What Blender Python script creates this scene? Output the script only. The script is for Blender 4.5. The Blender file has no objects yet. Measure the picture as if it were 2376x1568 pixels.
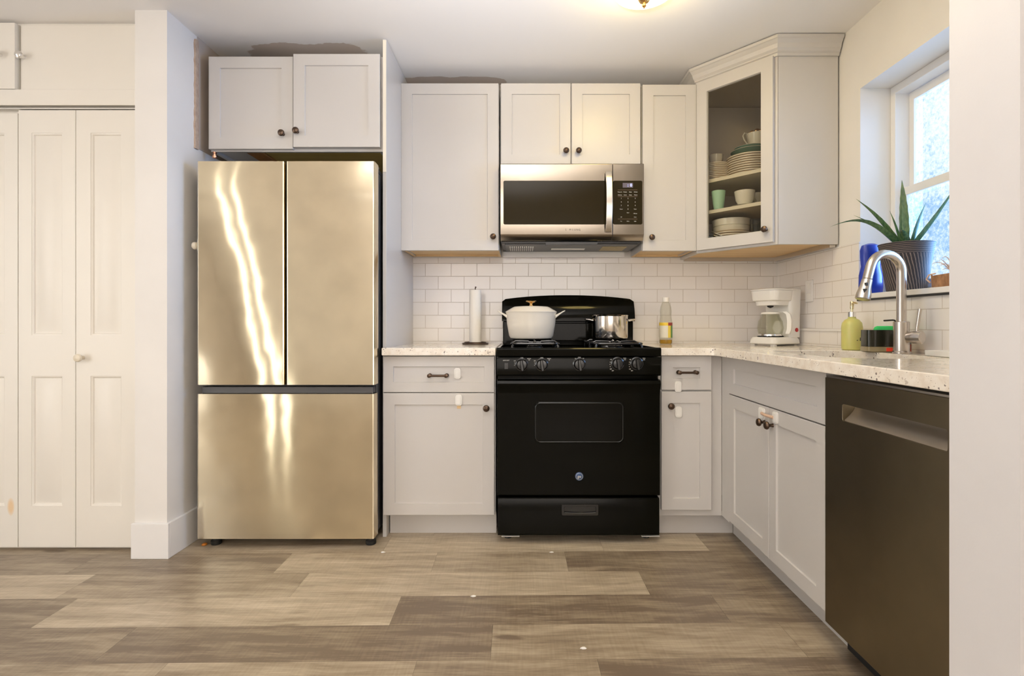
import bpy, bmesh, math, random
from mathutils import Matrix, Vector
random.seed(7)
C = bpy.context.scene.collection
PI = math.pi
# ------------------------------------------------------------------ camera, world, exposure
cam_data = bpy.data.cameras.new('camera'); cam = bpy.data.objects.new('camera', cam_data); C.objects.link(cam)
cam.location = (0, 0, 1.02); cam.rotation_euler = (PI/2, 0, 0)
cam_data.sensor_width = 36; cam_data.lens = 36*1250/2376
cam_data.shift_x = -26/2376; cam_data.shift_y = -29/2376
cam_data.clip_start = .05
SC = bpy.context.scene
SC.camera = cam
SC.view_settings.view_transform = 'Standard'; SC.view_settings.look = 'None'
SC.view_settings.gamma = 1; SC.view_settings.use_curve_mapping = False
SC.view_settings.exposure = 0.06
SC.cycles.use_denoising = True
SC.cycles.max_bounces = 10; SC.cycles.diffuse_bounces = 5; SC.cycles.glossy_bounces = 5
SC.cycles.transparent_max_bounces = 12; SC.cycles.sample_clamp_indirect = 6
W = bpy.data.worlds.new('world'); SC.world = W; W.use_nodes = True
W.node_tree.nodes['Background'].inputs[0].default_value = (.55, .72, 1, 1)
W.node_tree.nodes['Background'].inputs[1].default_value = 1.0
LAMP_K = 26.0      # kitchen ceiling fitting
LAMP_STREAK = 6.5      # added unseen tubes that draw the fridge door streaks
PANE_E = 1.6
def area(name, loc, rot, sx, sy, power, col, spread=PI):
    l = bpy.data.lights.new(name, 'AREA'); l.shape = 'RECTANGLE'; l.size = sx; l.size_y = sy
    l.energy = power; l.color = col; l.spread = spread
    o = bpy.data.objects.new(name, l); C.objects.link(o); o.location = loc; o.rotation_euler = rot
    return o
# daylight: sky outside the sink window; then two added fill lights out of view
area('window_daylight', (1.98, 1.95, 1.72), (0, PI/2, 0), 1.0, .95, 430, (.24, .50, 1), math.radians(80))
area('rear_fill_light', (-.1, -2.9, 1.5), (-PI/2, PI, 0), 2.8, 1.9, 84, (1, .95, .92))  # added fill from the unseen room behind, no window built
area('side_fill_light', (-4.25, -.7, 1.35), (0, -PI/2, 0), 1.9, 2.2, 48, (1, 1, .98))  # added fill for the right wall and sink doors, no window built
# the photographer's flash, aimed at the ceiling
fl_ = bpy.data.lights.new('bounce_flash', 'SPOT'); fl_.energy = 490; fl_.color = (1, .96, .93); fl_.spot_size = math.radians(84); fl_.spot_blend = 1.0; fl_.shadow_soft_size = .04
fo_ = bpy.data.objects.new('bounce_flash', fl_); C.objects.link(fo_); fo_.location = (-.12, .05, 1.25)
fo_.rotation_euler = (Vector((-.09, .80, 2.405)) - fo_.location).to_track_quat('-Z', 'Y').to_euler()

# ------------------------------------------------------------------ materials
def mat(name, col=(.8, .8, .8), rough=.5, metal=0, **k):
    m = bpy.data.materials.new(name); m.use_nodes = True
    b = m.node_tree.nodes['Principled BSDF']
    b.inputs['Base Color'].default_value = (*col, 1); b.inputs['Roughness'].default_value = rough
    b.inputs['Metallic'].default_value = metal
    for key, v in k.items():
        b.inputs[key.replace('_', ' ')].default_value = v
    return m
def N(m, t, **k):
    n = m.node_tree.nodes.new(t)
    for a, v in k.items(): setattr(n, a, v)
    return n
def L(m, a, b): m.node_tree.links.new(a, b)
def P(m): return m.node_tree.nodes['Principled BSDF']
def coords(m, scale=(1, 1, 1), loc=(0, 0, 0), src='Object'):
    tc = N(m, 'ShaderNodeTexCoord'); mp = N(m, 'ShaderNodeMapping')
    mp.inputs['Scale'].default_value = scale; mp.inputs['Location'].default_value = loc
    L(m, tc.outputs[src], mp.inputs['Vector']); return mp.outputs[0]
def wpos(m):
    g = N(m, 'ShaderNodeNewGeometry'); return g.outputs['Position']
def noise(m, vec, scale, detail=3, rough=.5):
    n = N(m, 'ShaderNodeTexNoise'); n.inputs['Scale'].default_value = scale
    n.inputs['Detail'].default_value = detail; n.inputs['Roughness'].default_value = rough
    L(m, vec, n.inputs['Vector']); return n.outputs['Fac']
def ramp(m, fac, stops):
    r = N(m, 'ShaderNodeValToRGB'); e = r.color_ramp.elements
    while len(e) > 1: e.remove(e[-1])
    e[0].position = stops[0][0]; e[0].color = (*stops[0][1], 1)
    for p, c in stops[1:]:
        q = e.new(p); q.color = (*c, 1)
    L(m, fac, r.inputs[0]); return r.outputs[0]
def bump(m, h, strength=.2, dist=.01):
    b = N(m, 'ShaderNodeBump'); b.inputs['Strength'].default_value = strength
    b.inputs['Distance'].default_value = dist
    L(m, h, b.inputs['Height']); L(m, b.outputs[0], P(m).inputs['Normal']); return b
def math_(m, op, a, b=None, c=None):
    n = N(m, 'ShaderNodeMath', operation=op)
    for i, v in enumerate((a, b, c)):
        if v is None: continue
        if isinstance(v, (int, float)): n.inputs[i].default_value = v
        else: L(m, v, n.inputs[i])
    return n.outputs[0]
def mixc(m, f, a, b):
    n = N(m, 'ShaderNodeMix', data_type='RGBA')
    if isinstance(f, (int, float)): n.inputs[0].default_value = f
    else: L(m, f, n.inputs[0])
    for i, v in ((6, a), (7, b)):
        if isinstance(v, tuple): n.inputs[i].default_value = (*v, 1)
        else: L(m, v, n.inputs[i])
    return n.outputs[2]
def painted(name, col, rough=.45, mott=.03, bs=.04):
    m = mat(name, col, rough)
    f = noise(m, wpos(m), 3.0, 4)
    c = ramp(m, f, [(.3, tuple(x*(1-mott) for x in col)), (.7, tuple(min(1, x*(1+mott)) for x in col))])
    L(m, c, P(m).inputs['Base Color'])
    bump(m, noise(m, wpos(m), 220, 2), bs, .002)
    return m
M = {}
M['wall'] = painted('wall_paint', (.82, .79, .75), .5)
M['closet'] = painted('closet_paint', (.84, .80, .73), .35, .015)
m = M['closet']; g = N(m, 'ShaderNodeSeparateXYZ'); L(m, wpos(m), g.inputs[0])
q_ = math_(m, 'ADD', math_(m, 'POWER', math_(m, 'DIVIDE', math_(m, 'SUBTRACT', g.outputs['X'], -2.332), .014), 2), math_(m, 'POWER', math_(m, 'DIVIDE', math_(m, 'SUBTRACT', g.outputs['Z'], .195), .034), 2))
st = N(m, 'ShaderNodeMapRange'); st.inputs[1].default_value = .3; st.inputs[2].default_value = 1.6; st.inputs[3].default_value = .7; st.inputs[4].default_value = 0; L(m, q_, st.inputs[0])
src_ = P(m).inputs['Base Color'].links[0].from_socket
L(m, mixc(m, st.outputs[0], src_, (.80, .52, .22)), P(m).inputs['Base Color'])
M['cream'] = mat('cream_knob', (.8, .72, .58), .3)
M['cab'] = painted('cabinet_paint', (.60, .575, .55), .33, .015, .02)
M['cab_in'] = mat('cabinet_interior', (.60, .54, .47), .5)
M['shelf'] = mat('shelf_edge', (.80, .74, .62), .4)
M['white'] = mat('white_plastic', (.85, .83, .79), .3)
M['trim'] = painted('white_trim', (.84, .82, .80), .35, .01)
M['black'] = mat('black_enamel', (.004, .0038, .0025), .08, 0, Specular_IOR_Level=.10)
M['knobblack'] = mat('glossy_black_plastic', (.012, .012, .012), .16, 0, Specular_IOR_Level=.6)
M['blackglass'] = mat('black_glass', (.004, .004, .003), .05, 0, Specular_IOR_Level=.14)
M['mwglass'] = mat('microwave_glass', (.022, .016, .006), .12, 0, Specular_IOR_Level=.15)
M['iron'] = mat('cast_iron_gloss', (.012, .012, .013), .14, 0, Specular_IOR_Level=.8)
M['rubber'] = mat('black_rubber', (.015, .015, .015), .6)
M['dark'] = mat('dark_plastic', (.03, .03, .03), .35)
M['bronze'] = mat('oil_rubbed_bronze', (.10, .065, .045), .28, .8)
M['brass'] = mat('brass', (.85, .55, .22), .18, 1)
M['chrome'] = mat('chrome', (.85, .84, .82), .12, 1)
M['nickel'] = mat('brushed_nickel', (.62, .57, .52), .26, 1)
M['cream_enamel'] = mat('cream_enamel', (.82, .77, .68), .12)
M['china'] = mat('china', (.82, .79, .72), .15)
M['green'] = mat('green_glaze', (.13, .24, .17), .2)
M['mint'] = mat('mint_plastic', (.42, .68, .50), .35)
M['gold'] = mat('gilt_band', (.62, .42, .22), .3, .2)
M['ink'] = mat('white_ink', (.8, .78, .72), .5)
M['greyink'] = mat('grey_ink', (.05, .045, .04), .6)
M['red'] = mat('red_plastic', (.45, .02, .02), .25)
M['grout'] = mat('fridge_grey', (.10, .10, .105), .35, .6)
M['copper'] = mat('copper', (.80, .42, .27), .25, 1)
M['paper'] = mat('paper_towel', (.86, .84, .80), .9)
M['straw'] = mat('dry_straw', (.62, .42, .30), .7)

def stainless(name, col, r=.33, aniso=1.0, twist=None, rot=0.0):
    m = mat(name, col, r, 1)
    b = P(m); b.inputs['Anisotropic'].default_value = aniso; b.inputs['Anisotropic Rotation'].default_value = rot
    t = N(m, 'ShaderNodeTangent', direction_type='RADIAL', axis='Z'); L(m, t.outputs[0], b.inputs['Tangent'])
    f = noise(m, coords(m, (6, 6, 6)), 1.2, 3)
    L(m, ramp(m, f, [(.3, tuple(c*.93 for c in col)), (.7, tuple(min(1, c*1.05) for c in col))]), b.inputs['Base Color'])
    if twist:
        x0, knots = twist         # the sheet is slightly warped: surface tilt changes with height
        g = N(m, 'ShaderNodeSeparateXYZ'); L(m, wpos(m), g.inputs[0])
        zf = N(m, 'ShaderNodeFloatCurve')
        cv = zf.mapping.curves[0]
        zn = math_(m, 'DIVIDE', g.outputs['Z'], 1.8)
        for i, (z, s) in enumerate(knots):
            p = (z/1.8, .5 + s*4)
            if i < 2: cv.points[i].location = p
            else: cv.points.new(*p)
        zf.mapping.update()
        L(m, zn, zf.inputs['Value'])
        sl = math_(m, 'MULTIPLY', math_(m, 'SUBTRACT', zf.outputs[0], .5), .25)
        h = math_(m, 'MULTIPLY', math_(m, 'SUBTRACT', g.outputs['X'], x0), sl)
        h = math_(m, 'ADD', h, math_(m, 'MULTIPLY', noise(m, wpos(m), 7.0, 1), .0010))
        bump(m, h, 1, 1)
    return m
M['steel_fridge'] = stainless('stainless_fridge', (.76, .675, .51), .145, 1,
    (-1.25, [(.04, .048), (.378, .026), (.753, .016), (1.03, -.008), (1.293, -.029), (1.488, -.052), (1.583, -.060), (1.662, -.069), (1.771, -.057)]), .25)
M['steel_mw'] = stainless('stainless_microwave', (.36, .315, .26), .17, .45, None, .25)
M['steel_dark'] = stainless('black_stainless', (.25, .21, .145), .40, .6, None, .25)
M['steel'] = mat('plain_steel', (.6, .57, .53), .3, 1)
M['potsteel'] = mat('polished_steel', (.75, .70, .64), .10, 1)

# tiles
def tile_mat(name, axis):
    m = mat(name, (.80, .76, .72), .09)
    g = N(m, 'ShaderNodeSeparateXYZ'); L(m, wpos(m), g.inputs[0])
    cb = N(m, 'ShaderNodeCombineXYZ')
    if axis == 'X': L(m, math_(m, 'SUBTRACT', g.outputs['X'], .0315 - .1545*20), cb.inputs[0])
    else: L(m, math_(m, 'SUBTRACT', 3.23 + .04 + .1545*20, g.outputs['Y']), cb.inputs[0])
    L(m, math_(m, 'SUBTRACT', g.outputs['Z'], .926 - .0777*2), cb.inputs[1])
    br = N(m, 'ShaderNodeTexBrick', offset=.5, offset_frequency=2)
    br.inputs['Scale'].default_value = 1; br.inputs['Brick Width'].default_value = .1545
    br.inputs['Row Height'].default_value = .0777; br.inputs['Mortar Size'].default_value = .0018
    br.inputs['Mortar Smooth'].default_value = .3
    br.inputs['Color1'].default_value = (.88, .845, .81, 1); br.inputs['Color2'].default_value = (.85, .815, .78, 1)
    br.inputs['Mortar'].default_value = (.62, .56, .50, 1)
    L(m, cb.outputs[0], br.inputs['Vector']); L(m, br.outputs['Color'], P(m).inputs['Base Color'])
    L(m, math_(m, 'MULTIPLY_ADD', br.outputs['Fac'], .6, .09), P(m).inputs['Roughness'])
    h = math_(m, 'ADD', math_(m, 'MULTIPLY', br.outputs['Fac'], -1.0), math_(m, 'MULTIPLY', noise(m, wpos(m), 14, 2), .8))
    bump(m, h, .5, .002)
    return m
M['tile_x'] = tile_mat('subway_tile', 'X'); M['tile_y'] = tile_mat('subway_tile_side', 'Y')
# granite
m = M['granite'] = mat('granite', (.7, .62, .5), .10)
f = noise(m, wpos(m), 30, 5, .6)
base = ramp(m, f, [(.3, (.76, .67, .56)), (.5, (.87, .80, .70)), (.7, (.92, .87, .79))])
v = N(m, 'ShaderNodeTexVoronoi'); v.inputs['Scale'].default_value = 95; L(m, wpos(m), v.inputs['Vector'])
big = noise(m, wpos(m), 22, 2)
sp = math_(m, 'MULTIPLY', math_(m, 'LESS_THAN', v.outputs['Distance'], .33), math_(m, 'GREATER_THAN', big, .60))
sp2 = math_(m, 'GREATER_THAN', noise(m, wpos(m), 120, 2), .66)
c = mixc(m, math_(m, 'MULTIPLY', sp2, .55), base, (.36, .27, .2))
c = mixc(m, math_(m, 'MULTIPLY', sp, .8), c, (.10, .065, .06))
L(m, c, P(m).inputs['Base Color'])
# ceiling with bare plaster patches
m = M['ceiling'] = mat('ceiling_paint', (.93, .91, .89), .6)
g = N(m, 'ShaderNodeSeparateXYZ'); L(m, wpos(m), g.inputs[0])
nz = noise(m, wpos(m), 7, 4)
def blob(cx, cy, rx, ry, am=.9):
    dx = math_(m, 'DIVIDE', math_(m, 'SUBTRACT', g.outputs['X'], cx), rx); dy = math_(m, 'DIVIDE', math_(m, 'SUBTRACT', g.outputs['Y'], cy), ry)
    d = math_(m, 'ADD', math_(m, 'POWER', math_(m, 'ABSOLUTE', dx), 4), math_(m, 'POWER', math_(m, 'ABSOLUTE', dy), 4))
    d = math_(m, 'ADD', d, math_(m, 'MULTIPLY', math_(m, 'SUBTRACT', nz, .5), am*3))
    r = N(m, 'ShaderNodeMapRange'); r.inputs[1].default_value = .95; r.inputs[2].default_value = 1.05
    r.inputs[3].default_value = 1; r.inputs[4].default_value = 0; L(m, d, r.inputs[0]); return r.outputs[0]
s = math_(m, 'MAXIMUM', blob(-1.08, 2.78, .30, .14), blob(-.42, 3.10, .30, .10))
s = math_(m, 'MAXIMUM', s, blob(-.25, 3.05, .085, .05, .1))
L(m, mixc(m, s, (.93, .91, .89), (.66, .58, .52)), P(m).inputs['Base Color'])
# bare wood
def wood(name, c1, c2, scale=(2, 30, 30), rough=.55):
    m = mat(name, c1, rough); f = noise(m, coords(m, scale), 1.5, 4, .6)
    L(m, ramp(m, f, [(.3, c1), (.7, c2)]), P(m).inputs['Base Color']); return m
M['maple'] = wood('maple_underside', (.74, .50, .24), (.86, .64, .36))
M['olive'] = wood('old_plywood', (.68, .48, .12), (.80, .60, .18))
M['stud'] = wood('dark_stained_stud', (.40, .17, .04), (.55, .26, .08), (60, 60, 3))
M['roughwood'] = wood('rough_bare_edge', (.42, .30, .22), (.58, .46, .36), (40, 40, 25), .9)
# floor planks
m = M['floor'] = mat('vinyl_plank', (.5, .4, .3), .38)
at = N(m, 'ShaderNodeAttribute', attribute_name='plank')
sepa = N(m, 'ShaderNodeSeparateColor'); L(m, at.outputs['Color'], sepa.inputs[0])
tone, seed, edge = sepa.outputs
off = N(m, 'ShaderNodeCombineXYZ'); L(m, math_(m, 'MULTIPLY', seed, 37), off.inputs[0]); L(m, math_(m, 'MULTIPLY', seed, 91), off.inputs[1])
ad = N(m, 'ShaderNodeVectorMath', operation='ADD'); L(m, wpos(m), ad.inputs[0]); L(m, off.outputs[0], ad.inputs[1])
def scaled(v, s):
    n = N(m, 'ShaderNodeVectorMath', operation='MULTIPLY'); L(m, v, n.inputs[0]); n.inputs[1].default_value = s; return n.outputs[0]
warp = N(m, 'ShaderNodeVectorMath', operation='ADD')
wn = N(m, 'ShaderNodeTexNoise'); wn.inputs['Scale'].default_value = 3; L(m, ad.outputs[0], wn.inputs['Vector'])
L(m, ad.outputs[0], warp.inputs[0])
ws = N(m, 'ShaderNodeVectorMath', operation='SCALE'); ws.inputs['Scale'].default_value = .05; L(m, wn.outputs['Color'], ws.inputs[0]); L(m, ws.outputs[0], warp.inputs[1])
g1 = noise(m, scaled(warp.outputs[0], (1.6, 13, 1)), 1.5, 6, .68)
g2 = noise(m, scaled(ad.outputs[0], (7, 130, 1)), 1.4, 4, .65)
g3 = noise(m, scaled(ad.outputs[0], (130, 6, 1)), 1.0, 2, .5)
vk = N(m, 'ShaderNodeTexVoronoi'); vk.inputs['Scale'].default_value = 1.0; L(m, scaled(warp.outputs[0], (2.0, 6.5, 1)), vk.inputs['Vector'])
knot = N(m, 'ShaderNodeMapRange'); knot.inputs[1].default_value = .03; knot.inputs[2].default_value = .13; knot.inputs[3].default_value = 1; knot.inputs[4].default_value = 0
L(m, vk.outputs['Distance'], knot.inputs[0])
val = math_(m, 'ADD', math_(m, 'MULTIPLY', tone, .62), math_(m, 'MULTIPLY', math_(m, 'SUBTRACT', g1, .5), 1.05))
val = math_(m, 'ADD', val, math_(m, 'MULTIPLY', math_(m, 'SUBTRACT', g2, .5), .34))
val = math_(m, 'ADD', val, math_(m, 'MULTIPLY', math_(m, 'SUBTRACT', g3, .5), .15))
val = math_(m, 'SUBTRACT', val, math_(m, 'MULTIPLY', knot.outputs[0], .45))
col = ramp(m, val, [(-.05, (.17, .125, .085)), (.2, (.30, .235, .16)), (.42, (.45, .37, .265)), (.62, (.62, .53, .395)), (.9, (.76, .68, .53))])
L(m, col, P(m).inputs['Base Color'])
bump(m, math_(m, 'ADD', g2, math_(m, 'MULTIPLY', g3, .4)), .12, .002)
# textured window glass, lit by the sky outside
m = M['pane'] = bpy.data.materials.new('obscure_window_glass'); m.use_nodes = True
nt = m.node_tree; nt.nodes.remove(nt.nodes['Principled BSDF'])
f = noise(m, wpos(m), 60, 5, .75); f2 = noise(m, wpos(m), 4.5, 2)
sx = N(m, 'ShaderNodeSeparateXYZ'); L(m, wpos(m), sx.inputs[0])
low = N(m, 'ShaderNodeMapRange'); low.inputs[1].default_value = 1.50; low.inputs[2].default_value = 1.75; L(m, sx.outputs['Z'], low.inputs[0])
fa = math_(m, 'ADD', math_(m, 'ADD', math_(m, 'MULTIPLY', f, 1.0), math_(m, 'MULTIPLY', f2, .35)), math_(m, 'MULTIPLY', low.outputs[0], .16))
cc = ramp(m, fa, [(.48, (.20, .38, .68)), (.62, (.36, .58, .86)), (.75, (.66, .82, .98)), (.92, (.92, .97, 1))])
em = N(m, 'ShaderNodeEmission'); L(m, cc, em.inputs[0]); em.inputs[1].default_value = 1.15
tr = N(m, 'ShaderNodeBsdfTransparent'); mx = N(m, 'ShaderNodeMixShader'); mx.inputs[0].default_value = .82
L(m, tr.outputs[0], mx.inputs[1]); L(m, em.outputs[0], mx.inputs[2]); L(m, mx.outputs[0], nt.nodes['Material Output'].inputs[0])
def thin_glass(name, tint=(1, 1, 1), gl=.12, r=.03):
    m = bpy.data.materials.new(name); m.use_nodes = True
    nt = m.node_tree; nt.nodes.remove(nt.nodes['Principled BSDF'])
    t = N(m, 'ShaderNodeBsdfTransparent'); t.inputs[0].default_value = (*tint, 1)
    g = N(m, 'ShaderNodeBsdfGlossy'); g.inputs['Roughness'].default_value = r
    lw = N(m, 'ShaderNodeLayerWeight'); lw.inputs[0].default_value = gl
    x = N(m, 'ShaderNodeMixShader'); L(m, math_(m, 'MINIMUM', lw.outputs['Fresnel'], .30), x.inputs[0]); L(m, t.outputs[0], x.inputs[1]); L(m, g.outputs[0], x.inputs[2])
    L(m, x.outputs[0], nt.nodes['Material Output'].inputs[0]); return m
M['glass'] = thin_glass('clear_glass', (.92, .92, .88), .2)
M['glass_door'] = thin_glass('cabinet_door_glass', (.90, .89, .85), .22, .08)
M['oil'] = mat('sunflower_oil', (.72, .42, .04), .1, 0, Transmission_Weight=.6)
M['soap'] = mat('frosted_soap_bottle', (.62, .60, .20), .3, 0, Subsurface_Weight=.3)
M['blueplastic'] = mat('blue_jug_plastic', (.02, .05, .42), .25)
def emis(name, col, s):
    m = bpy.data.materials.new(name); m.use_nodes = True; b = P(m)
    b.inputs['Base Color'].default_value = (*col, 1); b.inputs['Emission Color'].default_value = (*col, 1); b.inputs['Emission Strength'].default_value = s
    return m
M['lamp_k'] = emis('lit_glass_dome', (1, .76, .27), LAMP_K)
M['lamp_streak'] = emis('streak_tube_glow', (1, .96, .84), LAMP_STREAK)
M['led'] = emis('blue_display_digit', (.35, .40, 1), 2.5)

# ------------------------------------------------------------------ mesh helpers
class MB:
    def __init__(s, T=None): s.bm = bmesh.new(); s.T = T or Matrix()
    def v(s, p): return s.bm.verts.new(s.T @ Vector(p))
    def f(s, vs):
        try: return s.bm.faces.new(vs)
        except ValueError: return None
    def box(s, x0, x1, y0, y1, z0, z1):
        a = [s.v(p) for p in ((x0,y0,z0),(x1,y0,z0),(x1,y1,z0),(x0,y1,z0),(x0,y0,z1),(x1,y0,z1),(x1,y1,z1),(x0,y1,z1))]
        for q in ((0,3,2,1),(4,5,6,7),(0,1,5,4),(1,2,6,5),(2,3,7,6),(3,0,4,7)): s.f([a[i] for i in q])
        return s
    def loft(s, rings, cap=True, closed=False):
        R = [[s.v(p) for p in r] for r in rings]; n = len(R[0])
        for a, b in zip(R, R[1:] + ([R[0]] if closed else [])):
            for i in range(n): s.f([a[i], a[(i+1) % n], b[(i+1) % n], b[i]])
        if cap and not closed: s.f(R[0][::-1]); s.f(R[-1])
        return s
    def prism(s, pts, z0, z1):          # polygon in xy, extruded in z
        return s.loft([[(x, y, z0) for x, y in pts], [(x, y, z1) for x, y in pts]])
    def lathe(s, prof, c=(0, 0, 0), n=32, ax=None, sx=1, sy=1):
        A = ax or Matrix()
        rings = []
        for r, z in prof:
            r = max(r, 1e-5)
            rings.append([tuple(Vector(c) + A @ Vector((r*sx*math.cos(2*PI*i/n), r*sy*math.sin(2*PI*i/n), z))) for i in range(n)])
        return s.loft(rings)
    def tube(s, path, r, n=10, closed=False, cap=True):
        path = [Vector(p) for p in path]; rr = r if isinstance(r, (list, tuple)) else [r]*len(path)
        rings = []; up = None; m_ = len(path)
        for i, p in enumerate(path):
            if closed: t = (path[(i+1) % m_] - path[i-1]).normalized()
            else: t = (path[min(i+1, m_-1)] - path[max(i-1, 0)]).normalized()
            if up is None:
                up = Vector((0, 0, 1)) if abs(t.z) < .9 else Vector((1, 0, 0))
            a = (up - t*up.dot(t)).normalized(); b = t.cross(a); up = a
            rings.append([tuple(p + (a*math.cos(2*PI*k/n) + b*math.sin(2*PI*k/n))*rr[i]) for k in range(n)])
        return s.loft(rings, cap, closed)
    def holed(s, outer, hole, z0, z1):
        es = []
        for pts in (outer, hole):
            vs = [s.v((x, y, z0)) for x, y in pts]
            es += [s.bm.edges.new((vs[i], vs[(i+1) % len(vs)])) for i in range(len(vs))]
        r = bmesh.ops.triangle_fill(s.bm, use_beauty=True, use_dissolve=False, edges=es)
        fs = [g for g in r['geom'] if isinstance(g, bmesh.types.BMFace)]
        e = bmesh.ops.extrude_face_region(s.bm, geom=fs)
        d = (s.T.to_3x3() @ Vector((0, 0, z1 - z0)))
        bmesh.ops.translate(s.bm, vec=d, verts=[g for g in e['geom'] if isinstance(g, bmesh.types.BMVert)])
        return s
def rrect(x0, x1, y0, y1, r, n=5):
    o = []
    for cx, cy, a in ((x1-r, y1-r, 0), (x0+r, y1-r, 90), (x0+r, y0+r, 180), (x1-r, y0+r, 270)):
        for i in range(n+1):
            t = math.radians(a + 90*i/n); o.append((cx + r*math.cos(t), cy + r*math.sin(t)))
    return o
ROOT = {}
def build(name, mb, material, parent=None, bev=0, smooth=True, ang=35, local=False, kind=None, label=None):
    bm = mb.bm
    bmesh.ops.recalc_face_normals(bm, faces=bm.faces)
    me = bpy.data.meshes.new(name)
    if parent is not None and not local:
        bm.transform(ROOT[parent.name].inverted())
    bm.to_mesh(me); bm.free()
    if smooth:
        me.polygons.foreach_set('use_smooth', [True]*len(me.polygons)); me.set_sharp_from_angle(angle=math.radians(ang))
    me.materials.append(material)
    o = bpy.data.objects.new(name, me); C.objects.link(o)
    if parent is not None:
        o.parent = parent; ROOT[o.name] = ROOT[parent.name]
    else: ROOT[o.name] = Matrix()
    if bev:
        b = o.modifiers.new('bevel', 'BEVEL'); b.width = bev; b.segments = 2; b.limit_method = 'ANGLE'; b.harden_normals = True
    if kind: o['kind'] = kind
    if label: o['label'] = label
    return o
def thing(name, label, cat, loc=(0, 0, 0), rotz=0, group=None):
    o = bpy.data.objects.new(name, None); C.objects.link(o); o.location = loc; o.rotation_euler = (0, 0, rotz)
    o.empty_display_size = .05
    ROOT[o.name] = Matrix.Translation(loc) @ Matrix.Rotation(rotz, 4, 'Z')
    o['label'] = label; o['category'] = cat
    if group: o['group'] = group
    return o
def tag(o, label, cat, group=None):
    o['label'] = label; o['category'] = cat
    if group: o['group'] = group
    return o
def dup(root, loc, label, rotz=None):
    r = root.copy(); C.objects.link(r); r.location = loc; r['label'] = label
    if rotz is not None: r.rotation_euler = (0, 0, rotz)
    ROOT[r.name] = Matrix.Translation(loc)
    for ch in list(root.children):
        c = ch.copy(); C.objects.link(c); c.parent = r
        for g_ in ch.children:
            d = g_.copy(); C.objects.link(d); d.parent = c
    return r
def struct(name, mb, m, bev=0, parent=None, **k):
    return build(name, mb, m, parent, bev, kind=None if parent else 'structure', **k)
def B(*a): return MB().box(*a)
def face_back(yf):       # u,v,w -> x, z, towards camera
    return Matrix(((1,0,0,0),(0,0,-1,yf),(0,1,0,0),(0,0,0,1)))
def face_left(xf):       # u = -y, v = z, w = -x
    return Matrix(((0,0,-1,xf),(-1,0,0,0),(0,1,0,0),(0,0,0,1)))
def face_diag(A, u):     # u unit xy
    n = (u[1], -u[0]) if (u[1]*-1 + -u[0]*-1) > 0 else (-u[1], u[0])
    return Matrix(((u[0],0,n[0],A[0]),(u[1],0,n[1],A[1]),(0,1,0,0),(0,0,0,1)))
def shaker(T, u0, u1, v0, v1, th=.02, fw=.055, rec=.007, glass=False):
    """frame and panel door; w=0 is the front face, the door reaches back to w=-th"""
    s = MB(T)
    def ring(a, w): return [(u0+a, v0+a, w), (u1-a, v0+a, w), (u1-a, v1-a, w), (u0+a, v1-a, w)]
    if glass:
        s.loft([ring(0, -th), ring(0, -.001), ring(.001, 0), ring(fw, 0), ring(fw+.003, -.006), ring(fw+.003, -th)], closed=True)
    else:
        s.loft([ring(0, -th), ring(0, -.0015), ring(.0015, 0), ring(fw, 0), ring(fw+.0015, -rec)])
    return s
def knob_at(T, u, v, m=None, parent=None, sc=1, name='knob'):
    s = MB(T @ Matrix.Translation((u, v, 0)))
    s.lathe([(0,0),(.008*sc,0),(.0065*sc,.004*sc),(.0055*sc,.012*sc),(.009*sc,.016*sc),(.0145*sc,.020*sc),(.016*sc,.025*sc),(.0135*sc,.031*sc),(.007*sc,.0345*sc),(0,.0355*sc)], n=24)
    return build(name, s, m or M['bronze'], parent)
def bar_pull(T, u, v, half, parent):
    s = MB(T @ Matrix.Translation((u, v, 0)))
    for q in (-half, half): s.lathe([(0,0),(.010,0),(.010,.004),(.0065,.008),(.0065,.022),(.009,.026),(.0095,.032),(0,.034)], c=(q,0,0), n=16)
    s.tube([(-half,0,.028),(half,0,.028)], .0055, 12)
    return build('bar_pull', s, M['bronze'], parent)
def child_lock(T, u, v, parent, w=.032, h=.052, name='child_lock'):
    s = MB(T @ Matrix.Translation((u, v, 0))).prism(rrect(-w/2, w/2, -h/2, h/2, .011), 0, .006)
    s.prism(rrect(-w/2+.006, w/2-.006, -h/2+.006, h/2-.006, .006), .006, .008)
    return build(name, s, M['white'], parent, .001, label='white plastic child lock pad')
def text(T, u, v, s, size, material, parent, name='lettering', w=.0006, align='CENTER', ext=.0003):
    cu = bpy.data.curves.new(name, 'FONT'); cu.body = s; cu.size = size; cu.align_x = align; cu.align_y = 'CENTER'; cu.extrude = ext
    cu.resolution_u = 3
    tmp = bpy.data.objects.new('tmp', cu); C.objects.link(tmp)
    me = bpy.data.meshes.new_from_object(tmp.evaluated_get(bpy.context.evaluated_depsgraph_get()))
    bpy.data.objects.remove(tmp)
    me.transform(T @ Matrix.Translation((u, v, w)))
    return me
def lettering(T, items, material, parent, name='lettering', w=.0006):
    """items: (u, v, text, size); all in one mesh"""
    bm = bmesh.new()
    for u, v, s, size in items:
        me = text(T, u, v, s, size, material, parent, w=w); bm.from_mesh(me); bpy.data.meshes.remove(me)
    x = MB(); x.bm.free(); x.bm = bm
    return build(name, x, material, parent, smooth=False)

# ------------------------------------------------------------------ the setting
CZ = 2.405; YW = 3.236; XR = 1.528
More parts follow.
